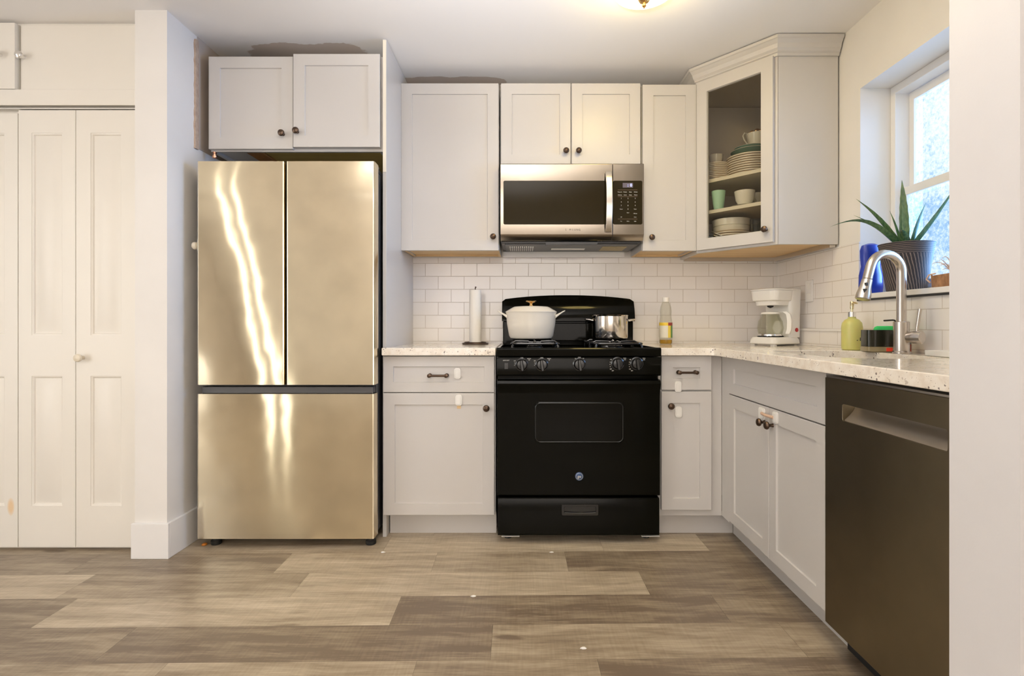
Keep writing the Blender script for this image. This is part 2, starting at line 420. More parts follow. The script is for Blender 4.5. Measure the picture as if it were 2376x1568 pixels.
# floor planks (rows run along X; joints measured as world x)
rows = {   # k: list of (x_start, tone)
 5: [(-4.3,.6),(-2.4,.5),(-1.2,.75),(.1,.65),(1.1,.45)],
 4: [(-4.3,.5),(-2.6,.7),(-1.5,.8),(-.4,.75),(.6,.7)],
 3: [(-4.3,.4),(-2.9,.6),(-1.7,.75),(-.6,.85),(.4,.85),(.88,.5)],
 2: [(-4.3,.5),(-2.9,.45),(-1.85,.42),(-1.0,.78),(-.35,.72),(.22,.46),(1.15,.5)],
 1: [(-4.3,.7),(-2.9,.8),(-1.72,.62),(-.85,.80),(.51,.42),(1.3,.5)],
 0: [(-4.3,.35),(-2.6,.33),(-1.636,.80),(-.43,.34),(.74,.42),(1.5,.5)],
 -1: [(-4.3,.5),(-2.4,.48),(-1.28,.30),(-.077,.66),(.9,.62)],
 -2: [(-4.3,.6),(-2.2,.68),(-1.05,.74),(-.3,.62),(.25,.36),(1.45,.5)],
}
bm = bmesh.new(); lay = bm.loops.layers.color.new('plank')
rot = Matrix.Rotation(math.radians(.8), 4, 'Z')
for k in range(-32, 7):
    y0 = 2.036 + (k-1)*.196; y1 = y0 + .1955
    if k in rows: r = rows[k]
    else:
        r = []; x = -4.3 - random.random()
        while x < 3.2: r.append((x, random.choice((.35, .5, .65, .8)))); x += 1.22
    for i, (x0, t) in enumerate(r):
        x1 = r[i+1][0] if i+1 < len(r) else 3.2
        sd = random.random()
        q = [(x0, y0), (x1-.0006, y0), (x1-.0006, y1), (x0, y1)]
        fc = bm.faces.new([bm.verts.new(rot @ Vector((a, b, 0))) for a, b in q])
        for lp in fc.loops: lp[lay] = (t, sd, 0, 1)
me = bpy.data.meshes.new('floor'); bm.to_mesh(me); bm.free(); me.materials.append(M['floor'])
fl = bpy.data.objects.new('floor', me); C.objects.link(fl); fl['kind'] = 'structure'; ROOT['floor'] = Matrix()
build('subfloor', B(-4.3, 3.1, -3.1, 3.36, -.06, -.0015), M['rubber'], fl)
struct('ceiling', B(-4.3, 3.1, -3.1, 3.36, CZ, CZ+.08), M['ceiling'])
wb = struct('wall_back', B(-4.3, 1.80, YW, YW+.1, 0, CZ), M['wall'])
struct('tile_backsplash', B(-.665, 1.522, 3.230, YW, .914, 1.425), M['tile_x'], parent=wb)
WY0, WY1, WZ0, WZ1 = 1.50, 2.442, 1.160, 2.094
s = MB(); X1 = 1.80
s.box(XR, X1, WY1, YW+.1, 0, CZ); s.box(XR, X1, 1.02, WY0, 0, CZ); s.box(XR, X1, WY0, WY1, 0, WZ0-.012); s.box(XR, X1, WY0, WY1, WZ1, CZ)
wr = struct('wall_right', s, M['wall'])
s = MB().box(1.522, XR, 2.442, 3.230, .914, 1.40); s.box(1.522, XR, 1.10, 2.442, .914, WZ0-.014)
struct('tile_backsplash', s, M['tile_y'], parent=wr)
s = MB().box(1.502, 1.522, 2.44, 3.230, .9145, .992)
lg = struct('tile_ledge', s, M['tile_y'], parent=wr)
struct('ledge_cap', B(1.494, 1.522, 2.43, 3.230, .992, 1.004), M['trim'], .002, parent=wr)
struct('wall_partition', B(.87, 3.1, .943, 1.10, 0, CZ), painted('partition_paint', (.73, .715, .72), .45))
struct('wall_left', B(-1.706, -1.565, 2.367, YW, 0, CZ), M['wall'])
struct('wall_closet', B(-4.3, -1.69, 2.475, 2.60, 0, CZ), M['closet'])
struct('wall_living_left', B(-4.4, -4.3, -3.1, 2.60, 0, CZ), M['wall'])
struct('wall_living_right', B(3.1, 3.2, -3.1, 1.1, 0, CZ), M['wall'])
struct('wall_front', B(-4.4, 3.2, -3.2, -3.1, 0, CZ), M['wall'])
s = MB().box(-1.714, -1.55, 2.352, 2.367, 0, .154); s.box(-1.565, -1.55, 2.367, 3.23, 0, .154)
struct('baseboard_left', s, M['trim'], .002)
s = MB(); z = 1.863; rnd = random.Random(3)
pts = []
while z < 2.39:
    pts.append((z, rnd.uniform(-.003, .003))); z += .02
s.loft([[(-1.566, 2.560+d, z), (-1.556+d*.5, 2.560+d, z), (-1.556+d*.5, 2.585-d, z), (-1.566, 2.585-d, z)] for z, d in pts])
struct('trim_1', s, M['roughwood'], label='rough bare wood strip on the left wall above the fridge')
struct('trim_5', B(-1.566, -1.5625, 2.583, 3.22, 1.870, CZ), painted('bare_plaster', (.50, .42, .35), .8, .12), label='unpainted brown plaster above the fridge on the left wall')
# closet front: bifold doors, header and two high cupboard doors
def leaf(x0, x1, z0=.012, z1=2.0):
    T = face_back(2.452); s = MB(T)
    W_ = x1-x0; a = x0 + (W_*.5) - .070; b = a + .140
    s.prism([(x0, z0), (x1, z0), (x1, z1), (x0, z1)], -.03, -.0105)
    # rails and stiles around two raised panels
    zs = [(1.896, .975), (.79, .199)]
    s.prism([(x0, z0), (a, z0), (a, z1), (x0, z1)], -.0105, 0); s.prism([(b, z0), (x1, z0), (x1, z1), (b, z1)], -.0105, 0)
    for q0, q1 in ((z0, .199), (.79, .975), (1.896, z1)): s.prism([(a, q0), (b, q0), (b, q1), (a, q1)], -.0105, 0)
    for hi, lo in zs:
        def R(d, w): return [(a+d, lo+d, w), (b-d, lo+d, w), (b-d, hi-d, w), (a+d, hi-d, w)]
        s.loft([R(.0, -.0105), R(.0, -.002), R(.006, -.004), R(.010, -.0100), R(.014, -.0100), R(.040, -.0015)])
    return s
d1 = bpy.data.objects.new('door_1', None); C.objects.link(d1); ROOT['door_1'] = Matrix(); d1['kind'] = 'structure'
build('door_leaf', leaf(-2.035, -1.762), M['closet'], d1); build('door_leaf', leaf(-2.297, -2.038), M['closet'], d1)
knob_at(face_back(2.452), -2.004, .874, M['cream'], d1, 1.15, 'door_knob')
d2 = bpy.data.objects.new('door_2', None); C.objects.link(d2); ROOT['door_2'] = Matrix(); d2['kind'] = 'structure'
build('door_leaf', leaf(-2.56, -2.301, .012, 1.985), M['closet'], d2); build('door_leaf', leaf(-2.822, -2.563, .012, 1.98), M['closet'], d2)
knob_at(face_back(2.452), -2.59, .874, M['cream'], d2, 1.15, 'door_knob')
struct('trim_2', B(-4.2, -1.690, 2.440, 2.475, 2.018, 2.090), M['closet'], .002, label='cream header board above the bifold closet doors')
struct('trim_3', B(-4.2, -1.690, 2.448, 2.475, 2.003, 2.011), M['steel'], .001, label='thin metal track above the closet doors')
struct('trim_4', B(-1.7615, -1.7065, 2.455, 2.475, 0, 2.003), M['closet'], label='cream jamb beside the closet doors')
for nm, x0, x1, yf, kx, lb in (('closet_cupboard', -2.297, -1.700, 2.462, -2.293, 'plain cream high cupboard door above the closet, chrome knob at its left'),
                          ('closet_cupboard', -2.90, -2.305, 2.442, -2.368, 'cream high cupboard door cut off by the left photo edge')):
    t = thing(nm, lb, 'cupboard', (x0, 2.47, 2.095), group='high cupboards over the closet')
    build('cupboard_body', B(x0, x1, yf+.018, 2.474, 2.093, CZ-.012), M['closet'], t)
    build('cupboard_door', B(x0, x1, yf, yf+.018, 2.093, CZ-.012), M['closet'], t, .002)
    knob_at(face_back(yf), kx + (.0 if x0 < -2.5 else .012), 2.245, M['chrome'], t, 1.1)

# window over the sink
def bars(x0, x1, y0, y1, z0, z1, a, b, c, d):     # a, b side widths; c bottom, d top
    R = lambda x, k: [(x, y0+a*k, z0+c*k), (x, y1-b*k, z0+c*k), (x, y1-b*k, z1-d*k), (x, y0+a*k, z1-d*k)]
    return MB().loft([R(x0, 0), R(x0, 1), R(x1, 1), R(x1, 0)], closed=True)
w1 = struct('window_1', bars(1.665, 1.79, WY0, WY1, WZ0, WZ1, .03, .03, .02, .035), M['trim'], .002)
def sash(x, z0, z1, fw=.04):
    y0, y1 = WY0+.03, WY1-.03
    return bars(x, x+.028, y0, y1, z0, z1, fw, .028, .036, .036), B(x+.011, x+.016, y0+.01, y1-.01, z0+.01, z1-.01)
for x, z0, z1 in ((1.696, WZ0+.02, 1.634), (1.728, 1.600, WZ1-.036)):
    a, b = sash(x, z0, z1)
    so = build('window_sash', a, M['trim'], w1, .0015); build('window_pane', b, M['pane'], so)
build('window_sill', B(1.505, 1.675, WY0-.02, WY1+.0, WZ0-.022, WZ0), M['trim'], w1, .003)
build('sill_molding', B(1.512, 1.528, WY0, WY1, WZ0-.030, WZ0-.022), M['dark'], w1)

# ------------------------------------------------------------------ base cabinets
YD = 2.574; TB = face_back(YD)
def base_box(t, x0, x1, y0, y1, toe_y):
    build('carcass', B(x0, x1, y0, y1, .105, .875), M['cab'], t, .001)
    build('toe_kick', B(x0, x1, toe_y, y1, 0, .105), M['cab'], t)
t = thing('base_cabinet', 'grey base cabinet between fridge panel and stove, one drawer over one door', 'cabinet', (-.4, 2.9, 0), group='grey base cabinets')
base_box(t, -.655, -.132, 2.596, 3.225, 2.652)
d = build('drawer_front', shaker(TB, -.669, -.138, .701, .872, fw=.048), M['cab'], t)
bar_pull(TB, -.405, .782, .040, d); child_lock(TB @ Matrix.Translation((0,0,-.006)), -.315, .791, d)
d = build('cabinet_door', shaker(TB, -.669, -.138, .114, .697), M['cab'], t)
knob_at(TB, -.175, .627, None, d); child_lock(TB, -.308, .664, d)
build('adhesive_tab', MB(TB).box(-.317, -.299, .622, .64, -.007, -.005), M['maple'], d, label='small tan adhesive tab under the lock')
t = thing('base_cabinet', 'narrow grey base cabinet right of the stove, small drawer over a narrow door', 'cabinet', (.8, 2.9, 0), group='grey base cabinets')
base_box(t, .650, .9565, 2.596, 3.225, 2.652)
build('toe_return', B(.9565, 1.031, 2.652, 2.66, 0, .105), M['cab'], t)
d = build('drawer_front', shaker(TB, .661, .900, .712, .875, fw=.055), M['cab'], t)
bar_pull(TB, .781, .797, .040, d); child_lock(TB, .739, .728, d)
d = build('cabinet_door', shaker(TB, .661, .900, .138, .705, fw=.055), M['cab'], t)
knob_at(TB, .702, .637, None, d); child_lock(TB @ Matrix.Translation((0,0,-.006)), .743, .606, d)
TR = face_left(.955)
t = thing('sink_cabinet', 'grey sink base cabinet under the window, false front over two doors with a strap lock', 'cabinet', (1.2, 2.1, 0), group='grey base cabinets')
build('carcass', B(.976, 1.50, 1.700, 2.58, .105, .700), M['cab'], t)
build('front_rail', B(.976, 1.000, 1.700, 2.58, .700, .876), M['cab'], t)
build('filler_strip', B(.957, .976, 2.502, 2.5955, .105, .876), M['cab'], t, .001)
build('toe_kick', B(1.032, 1.50, 1.700, 2.65, 0, .105), M['cab'], t)
build('false_drawer_front', shaker(TR, -2.498, -1.702, .705, .872, fw=.05), M['cab'], t)
dl = build('cabinet_door', shaker(TR, -2.498, -2.096, .114, .700), M['cab'], t)
dr = build('cabinet_door', shaker(TR, -2.092, -1.702, .114, .700), M['cab'], t)
knob_at(TR, -2.128, .638, None, dl); knob_at(TR, -2.060, .638, None, dr)
child_lock(TR, -2.150, .668, dl, .05, .05); child_lock(TR, -2.035, .672, dr, .04, .045)
build('lock_strap', MB(TR).tube([(-2.14,.672,.008),(-2.12,.672,.013),(-2.09,.672,.016),(-2.06,.672,.013),(-2.04,.672,.008)], .006, 8), M['straw'], t, label='tan strap joining the two lock pads')

# fridge side panel
t = thing('fridge_end_panel', 'tall pale grey end panel between the fridge and the left base cabinet', 'panel', (-.668, 2.9, 0))
build('panel_board', B(-.678, -.660, 2.600, 3.228, 0, CZ-.004), M['cab'], t, .001)
build('panel_edge', B(-.676, -.661, 2.596, 2.600, 1.76, CZ-.01), M['shelf'], t, label='paler upper edge')  # upper part of the front edge is a paler colour

# counters
t = thing('countertop', 'short speckled granite countertop left of the stove under the paper towel', 'countertop', (-.4, 2.9, .8775), group='granite countertops')
build('granite_slab', MB().prism([(-.670, 2.545), (-.130, 2.545), (-.130, 3.228), (-.6585, 3.228), (-.6585, 2.594), (-.670, 2.594)], .8775, .914), M['granite'], t, .004)
outer = [(.648, 3.228), (.648, 2.545), (.860, 2.545), (.880, 2.540), (.896, 2.525), (.903, 2.50), (.903, 1.102), (1.521, 1.102), (1.521, 3.228)]
hole = rrect(1.035, 1.395, 1.720, 2.325, .12, 8)
t = thing('countertop', 'long L-shaped granite countertop right of the stove, holding the sink', 'countertop', (1.1, 2.2, .8775), group='granite countertops')
build('granite_slab', MB().holed(outer, hole, .8775, .914), M['granite'], t, .003)
t = thing('kitchen_sink', 'steel undermount sink basin set into the granite counter', 'sink', (1.215, 2.0, .70))
s = MB(); H = [rrect(1.03-d, 1.40+d, 1.715-d, 2.33+d, .12+d, 8) for d in (.015, 0, 0, -.02, -.05)]
zz = (.877, .8765, .8755, .730, .712)
s.loft([[(x, y, z) for x, y in h] for h, z in zip(H, zz)], cap=False); s.f([s.v((x, y, .712)) for x, y in H[-1]])
b = build('basin', s, M['steel'], t); mo = b.modifiers.new('solid', 'SOLIDIFY'); mo.thickness = .0012; mo.offset = -1
build('drain', MB().lathe([(0,0),(.04,0),(.045,.003),(.03,.004),(0,.002)], (1.215, 2.0, .7125)), M['chrome'], t)

# ------------------------------------------------------------------ wall cabinets
YU = 2.914; TU = face_back(YU)
def wall_cab(label, x0, x1, z0, z1, doors, loc_lab, frame_x0=None):
    t = thing('wall_cabinet', label, 'cabinet', ((x0+x1)/2, 3.1, z0), group='grey wall cabinets')
    yb = 3.228; zb = z0 + .014
    s = MB().box(x0, x0+.016, YU+.021, yb, z0, z1).box(x1-.016, x1, YU+.021, yb, z0, z1).box(x0+.016, x1-.016, YU+.021, yb, zb, z1).box(x0+.016, x1-.016, YU+.021, YU+.036, z0, zb)
    build('carcass', s, M['cab'], t)
    build('underside_panel', MB().box(x0+.016, x1-.016, YU+.036, yb-.016, zb-.004, zb).box(x0+.016, x1-.016, yb-.016, yb, z0, zb).box(x0+.002, x0+.0165, YU+.03, yb, z0-.001, z0).box(x1-.0165, x1-.002, YU+.03, yb, z0-.001, z0), M['maple'], t, label='bare maple underside')
    for a, b, ku in doors:
        d = build('cabinet_door', shaker(TU, a, b, z0-.006, z1-.002, fw=.058), M['cab'], t)
        knob_at(TU, ku, loc_lab, None, d)
    return t
wall_cab('tall grey wall cabinet left of the microwave, single door', -.658, -.131, 1.432, 2.332, [(-.660, -.134, -.162)], 1.498)
wall_cab('short grey double-door wall cabinet directly above the microwave', -.124, .640, 1.893, 2.332, [(-.120, .256, .231), (.262, .634, .299)], 1.960)
wall_cab('narrow grey wall cabinet between the microwave and the glass corner cabinet', .644, .938, 1.430, 2.325, [(.646, .938, .692)], 1.494)
# over fridge
t = thing('wall_cabinet', 'grey two-door cabinet high above the fridge', 'cabinet', (-1.1, 3.0, 1.87), group='grey wall cabinets')
T6 = face_back(2.600)
build('carcass', MB().box(-1.518, -1.50, 2.621, 3.22, 1.865, 2.325).box(-.700, -.682, 2.621, 3.22, 1.865, 2.325).box(-1.50, -.700, 2.621, 3.22, 1.885, 2.325).box(-1.50, -.70, 2.621, 2.637, 1.865, 1.885), M['cab'], t)
build('underside_panel', B(-1.285, -.700, 2.637, 3.2, 1.880, 1.8855), M['olive'], t, label='olive brown plywood underside')
build('underside_batten', MB().box(-1.366, -1.290, 2.637, 3.2, 1.872, 1.8855), M['stud'], t, label='dark stained batten under the cabinet')
build('pale_board', B(-1.50, -1.37, 2.637, 3.2, 1.880, 1.8855), M['wall'], t)
dl = build('cabinet_door', shaker(T6, -1.519, -1.112, 1.872, 2.318), M['cab'], t)
T6b = face_back(2.590)
dr = build('cabinet_door', shaker(T6b, -1.106, -.690, 1.878, 2.326, th=.03), M['cab'], t)
knob_at(T6, -1.158, 1.942, None, dl); knob_at(T6b, -1.085, 1.950, None, dr)
build('copper_cap', MB().lathe([(0,-.026),(.009,-.026),(.011,-.022),(.011,-.014),(.007,-.012),(.007,-.004),(.010,-.002),(.010,.004)], (-1.506, 2.63, 1.862), 16), M['copper'], t, label='small copper fitting under the left corner')

# corner cabinet with glass door
A = (.945, 2.925); Bq = (1.228, 2.600); ln = math.dist(A, Bq); U = ((Bq[0]-A[0])/ln, (Bq[1]-A[1])/ln)
TD = face_diag(A, U); zb, zt = 1.412, 2.335
t = thing('corner_cabinet', 'grey corner wall cabinet with glass door and crown molding', 'cabinet', (1.25, 2.95, zb), group='grey wall cabinets')
s = MB().box(.941, .957, 2.925, 3.226, zb, zt).box(.957, 1.520, 3.214, 3.226, zb, zt).box(1.510, 1.520, 2.614, 3.214, zb, zt).box(1.232, 1.520, 2.600, 2.614, zb, zt)
build('carcass', s, M['cab'], t, .001)
pent = [(.958, 2.932), (1.236, 2.616), (1.509, 2.616), (1.509, 3.213), (.958, 3.213)]
build('cabinet_top', MB().prism(pent, zt-.018, zt), M['cab_in'], t)
build('cabinet_bottom', MB().prism(pent, zb+.012, zb+.026), M['maple'], t, label='bare maple bottom panel')
build('back_lining', MB().box(.958, 1.509, 3.205, 3.2135, zb+.03, zt-.02).box(1.500, 1.5095, 2.618, 3.205, zb+.03, zt-.02).box(.9575, .963, 2.95, 3.205, zb+.03, zt-.02), M['cab_in'], t)
s = MB(TD).box(0, .030, zb, zt, -.019, 0).box(ln-.034, ln, zb, zt, -.019, 0).box(.03, ln-.034, zb, zb+.035, -.019, 0).box(.03, ln-.034, zt-.035, zt, -.019, 0)
build('face_frame', s, M['cab'], t, .001)
TDd = TD @ Matrix.Translation((0, 0, .021))
d = build('glass_door', shaker(TDd, .008, ln-.014, 1.424, 2.322, glass=True, fw=.058), M['cab'], t)
build('glass_pane', MB(TDd).box(.06, ln-.066, 1.476, 2.27, -.012, -.009), M['glass_door'], d)
knob_at(TDd, ln-.045, 1.486, None, d)
inset = [(.966, 2.945), (1.244, 2.628), (1.499, 2.628), (1.499, 3.203), (.966, 3.203)]
for z in (1.806, 1.640): build('shelf', MB().prism(inset, z-.018, z), M['shelf'], t)
# hanging rail below the corner cabinets
build('mounting_rail', MB().box(.957, 1.49, 3.200, 3.214, 1.402, 1.425).box(1.49, 1.518, 2.62, 3.2, 1.400, 1.425), M['steel'], t, label='grey metal strip along the walls below')
# crown
path = [(.941, 3.22), (.941, 2.921), (1.226, 2.597), (1.521, 2.597)]
def offs(path, d):
    out = []
    for i, p in enumerate(path):
        ns = []
        for a, b in ((i-1, i), (i, i+1)):
            if a < 0 or b >= len(path): continue
            e = Vector(path[b]) - Vector(path[a]); e.normalize(); ns.append(Vector((e.y, -e.x))*1.0)
        n = sum(ns, Vector((0, 0))); n.normalize(); k = d/max(.3, n.dot(ns[0]))
        if len(ns) == 1: k = d
        out.append((p[0]-n.x*k*-1*-1, p[1]-n.y*k*-1*-1) if False else (p[0]+n.x*k*SGN, p[1]+n.y*k*SGN))
    return out
e = Vector(path[2]) - Vector(path[1]); SGN = 1 if Vector((e.y, -e.x)).dot(Vector((-1, -1))) > 0 else -1
prof = [(-.012, 2.318), (.006, 2.318), (.008, 2.330), (.014, 2.334), (.014, 2.340), (.022, 2.350), (.028, 2.368), (.040, 2.384), (.046, 2.388), (.048, 2.400), (-.012, 2.400)]
cols = [[(x, y, z) for x, y in offs(path, d)] for d, z in prof]
s = MB(); rings = [[c[i] for c in cols] for i in range(len(path))]
s.loft(rings); build('crown_molding', s, M['cab'], t, smooth=False)

# contents of the corner cabinet
def P_in(u, w, z): return tuple((TD @ Vector((u, z, -w))))
def plate_stack(x, y, z, n, r, dz, lab, grp, m='china'):
    first = None
    for i in range(n):
        loc = (x, y, z + i*dz)
        where = ', topmost' if i == n-1 else (', bottom one' if i == 0 else '')
        if first is None:
            first = t = thing('plate', lab, 'plate', loc, group=grp)
            s = MB().lathe([(0,0),(r*.55,0),(r*.62,.0015),(r*.96,.0040),(r,.0055),(r,.0108),(r*.97,.0115),(r*.6,.006),(0,.005)], n=40); build('plate_body', s, M[m], t, local=True)
            s = MB().lathe([(r*.99,.0106),(r*1.004,.0108),(r*1.004,.0118),(r*.99,.0121)], n=40); build('rim_band', s, M['gold'], t, local=True)
        else: dup(first, loc, lab)
z1 = 1.806; z2 = 1.640; z0 = zb+.026
plate_stack(1.250, 2.970, z1, 11, .122, .0125, 'gold-rimmed white dinner plate in the tall stack on the upper shelf', 'dinner plates on the upper shelf')
plate_stack(1.092, 3.050, z1, 12, .078, .0098, 'gold-rimmed white side plate in the small stack under the white cup', 'side plates on the upper shelf')
def bowl(nm, lab, cat, loc, prof, m, group=None):
    t = thing(nm, lab, cat, loc, group=group)
    b = build(nm + '_body', MB().lathe(prof, n=40), M[m], t, local=True)
    return t
bp = lambda r, h: [(0,0),(r*.4,0),(r*.45,.004),(r*.8,h*.5),(r,h),(r*.97,h+.001),(r*.75,h*.5),(r*.4,.009),(0,.007)]
zt1 = z1 + .0125*10 + .004
t = bowl('green_bowl', 'dark green glazed bowl under the teacup, resting on the dinner plates', 'bowl', (1.252, 2.965, zt1), bp(.105, .040), 'green')
build('rim_band', MB().lathe([(.104,.039),(.106,.040),(.104,.042),(.101,.040)], n=40), M['china'], t, local=True)
t = bowl('green_bowl', 'smaller green glazed bowl nested inside the larger green bowl', 'bowl', (1.252, 2.965, zt1+.012), bp(.088, .046), 'green')
build('rim_band', MB().lathe([(.087,.045),(.089,.046),(.087,.048),(.084,.046)], n=40), M['china'], t, local=True)
t = bowl('teacup', 'white footed teacup with curled handle on top of the green bowls', 'cup', (1.285, 2.960, zt1+.040), [(0,0),(.025,0),(.022,.006),(.04,.025),(.052,.07),(.058,.095),(.055,.095),(.04,.03),(0,.012)], 'china')
s = MB(Matrix.Rotation(math.radians(195), 4, 'Z')).tube([(.040,0,.022),(.06,0,.034),(.083,0,.058),(.090,0,.078),(.080,0,.094),(.064,0,.093),(.056,0,.082)], .0034, 8)
build('handle', s, M['china'], t, local=True)
s = MB()
for i in range(9):
    a = 2*PI*i/9; s.lathe([(0,0),(.011,.004),(.013,.012),(.008,.02),(0,.023)], (.034*math.cos(a), .034*math.sin(a), .090), 10)
s.lathe([(0,0),(.016,.008),(.012,.02),(0,.026)], (0,0,.102), 10)
build('gold_lid', s, M['brass'], t, local=True, label='gold ruffled top')
t = bowl('white_cup', 'plain white cup standing on the small plate stack', 'cup', (1.092, 3.05, z1+.0098*11+.013), [(0,0),(.026,0),(.034,.02),(.040,.055),(.038,.055),(.03,.02),(0,.006)], 'china')
t = bowl('mint_cup', 'mint green plastic cup at the left of the lower shelf', 'cup', (1.046, 2.885, z2), [(0,0),(.024,0),(.030,.04),(.036,.098),(.034,.098),(.028,.03),(0,.006)], 'mint')
t = bowl('white_bowl', 'small white bowl in the middle of the lower shelf', 'bowl', (1.160, 2.82, z2+.006), [(0,0),(.03,0),(.045,.03),(.052,.075),(.050,.075),(.04,.03),(0,.006)], 'china')
t = bowl('saucer', 'white saucer under the small bowl on the lower shelf', 'plate', (1.160, 2.82, z2), [(0,0),(.05,0),(.068,.004),(.066,.0045),(.02,.0035),(0,.0035)], 'china')
t = thing('sauce_boat', 'white sauce boat at the right end of the lower shelf', 'dish', (1.285, 2.90, z2), .6)
build('boat_body', MB().lathe([(0,0),(.030,0),(.027,.016),(.05,.05),(.060,.085),(.057,.085),(.04,.045),(0,.022)], sx=1.2, sy=.7), M['china'], t, local=True)
build('handle', MB().tube([(-.062,0,.075),(-.082,0,.090),(-.090,0,.065),(-.055,0,.04)], .004, 8), M['china'], t, local=True)
plate_stack(1.140, 2.955, z0, 7, .100, .0125, 'white plate in the stack under the thick white dish', 'plates on the cabinet floor')
t = thing('serving_dish', 'thick white embossed dish on the plate stack on the cabinet floor', 'dish', (1.140, 2.955, z0+.0125*6+.004))
s = MB(); pr = [(0,0),(.080,0),(.092,.006),(.097,.030),(.093,.033),(.097,.036),(.100,.070),(.096,.071),(.088,.045),(0,.034)]
s.lathe(pr, (0,0,.008), 48); build('dish_body', s, M['china'], t, local=True)
build('dish_foot', MB().lathe([(0,0),(.075,0),(.070,.009),(0,.009)]), M['china'], t, local=True)
for i, (x, y, r_) in enumerate(((1.205, 2.785, .027), (1.265, 2.845, .026))):
    t = thing('drinking_glass', ('clear tumbler nearest the glass door at the right of the cabinet floor', 'clear tumbler behind the front tumbler at the right of the cabinet floor')[i], 'glass', (x, y, z0), group='tumblers on the cabinet floor')
    build('tumbler_body', MB().lathe([(0,0),(r_*.8,0),(r_,.130),(r_*.93,.130),(r_*.74,.008),(0,.008)]), M['glass'], t, local=True)
for i, lb in enumerate(('upper silver utensil leaning at the left inside the glass cabinet', 'middle silver utensil leaning at the left inside the glass cabinet', 'lowest silver utensil leaning at the left inside the glass cabinet')):
    a_ = Vector((.975, 2.965-.012*i, 1.560-.022*i)); b_ = Vector((1.100, 2.835-.012*i, 1.470-.014*i))
    t = thing('serving_utensil', lb, 'utensil', tuple(b_), group='silver utensils in the glass cabinet')
    build('utensil_handle', MB().tube([a_, a_.lerp(b_, .5), b_], [.005, .004, .003], 8), M['chrome'], t)
    build('utensil_head', MB(Matrix.Translation(b_)).lathe([(0,-.003),(.016,-.002),(.018,.001),(.014,.0),(0,-.001)], (0, 0, 0), 20, sx=1.3), M['chrome'], t)

# ------------------------------------------------------------------ fridge
t = thing('refrigerator', 'tall stainless french-door refrigerator with bottom freezer', 'refrigerator', (-1.09, 2.85, 0))
FY = 2.470
build('fridge_body', B(-1.490, -.690, 2.545, 3.20, .045, 1.745), M['grout'], t, .004)
def fdoor(x0, x1, z0, z1, nm, ex=.0):
    s = MB(); n = 14
    pts = [(x0, FY+.066), (x0, FY+.006), (x0+.002, FY+.0015), (x0+.006, FY), (x0+.0075, FY)]
    for i in range(1, n): pts.append((x0+.0075 + (x1-x0-.015)*i/n, FY - .0012*math.sin(PI*i/n)))
    pts += [(x1-.0075, FY), (x1-.006, FY), (x1-.002, FY+.0015), (x1, FY+.006), (x1, FY+.066)]
    s.prism(pts, z0, z1); return build(nm, s, M['steel_fridge'], t, ang=30)
fdoor(-1.496, -1.096, .748, 1.773, 'fridge_door'); fdoor(-1.086, -.682, .748, 1.773, 'fridge_door')
fdoor(-1.496, -.684, .042, .706, 'freezer_drawer')
build('door_gasket', MB().box(-1.489, -.692, FY+.066, 2.545, .055, .70).box(-1.489, -.692, FY+.066, 2.545, .75, 1.765).box(-1.0955, -1.0865, FY+.03, FY+.066, .75, 1.765), M['rubber'], t)
build('freezer_grip', MB().box(-1.486, -.694, FY+.020, FY+.066, .706, .737), M['grout'], t, .003, label='recessed dark grey grip strip')
build('hinge_cover', MB().box(-.712, -.690, 2.56, 2.66, 1.745, 1.765).box(-.70, -.684, 2.50, 2.56, 1.757, 1.77), M['grout'], t, .002)
for x in (-1.435, -.712):
    build('foot', MB().lathe([(0,0),(.022,0),(.024,.004),(.024,.018),(.018,.022),(.018,.047),(0,.047)], (x, 2.520, 0), 20), M['rubber'], t)
s = MB(Matrix.Translation((-1.497, 2.50, 1.39)) @ Matrix.Rotation(-PI/2, 4, 'Y'))
s.lathe([(0,0),(.008,0),(.008,.012),(.016,.016),(.018,.028),(.015,.034),(0,.035)], n=20)
build('latch_knob', s, M['cream'], t, label='cream child latch knob on the left side'); build('latch_plate', B(-1.502, -1.496, 2.482, 2.520, 1.365, 1.42), M['cream'], t, .001)

# ------------------------------------------------------------------ range
t = thing('gas_range', 'black freestanding gas range between the base cabinets', 'stove', (.259, 2.85, 0)); G = t
X0, X1_ = -.1227, .640; RY = 2.515; TS = face_back(RY)
build('range_body', B(X0+.004, X1_-.004, 2.558, 3.17, .035, .872), M['black'], t)
for x in (X0+.05, X1_-.05):
    build('foot', MB().lathe([(0,0),(.018,0),(.018,.008),(.01,.012),(.01,.036),(0,.036)], (x, 2.60, 0), 16), M['rubber'], t)
    build('base_shim', B(x-.03, x+.055, 2.545, 2.60, .022, .0255), M['ink'], t)
s = MB(); # oven door profile with bulged top edge, swept along x
pr = [(2.556, .226), (RY+.003, .226), (RY, .230), (RY, .700), (RY-.004, .722), (RY-.012, .736), (RY-.016, .750), (RY-.010, .763), (RY+.006, .768), (2.556, .768)]
s.loft([[(x, y, z) for y, z in pr] for x in (X0+.001, X1_-.001)])
od = build('oven_door', s, M['black'], t, .0015)
s = MB(TS); a = rrect(.058, .465, .477, .658, .022, 6)
def sc(pts, d):
    cx = sum(p[0] for p in pts)/len(pts); cy = sum(p[1] for p in pts)/len(pts)
    return [(p[0] + math.copysign(d, p[0]-cx), p[1] + math.copysign(d, p[1]-cy)) for p in pts]
s.loft([[(x, y, .0002) for x, y in sc(a, .003)], [(x, y, .003) for x, y in a], [(x, y, .0005) for x, y in sc(a, -.005)]], cap=False)
s.f([s.v((x, y, .0005)) for x, y in sc(a, -.005)])
ow = build('oven_window', s, M['blackglass'], od)
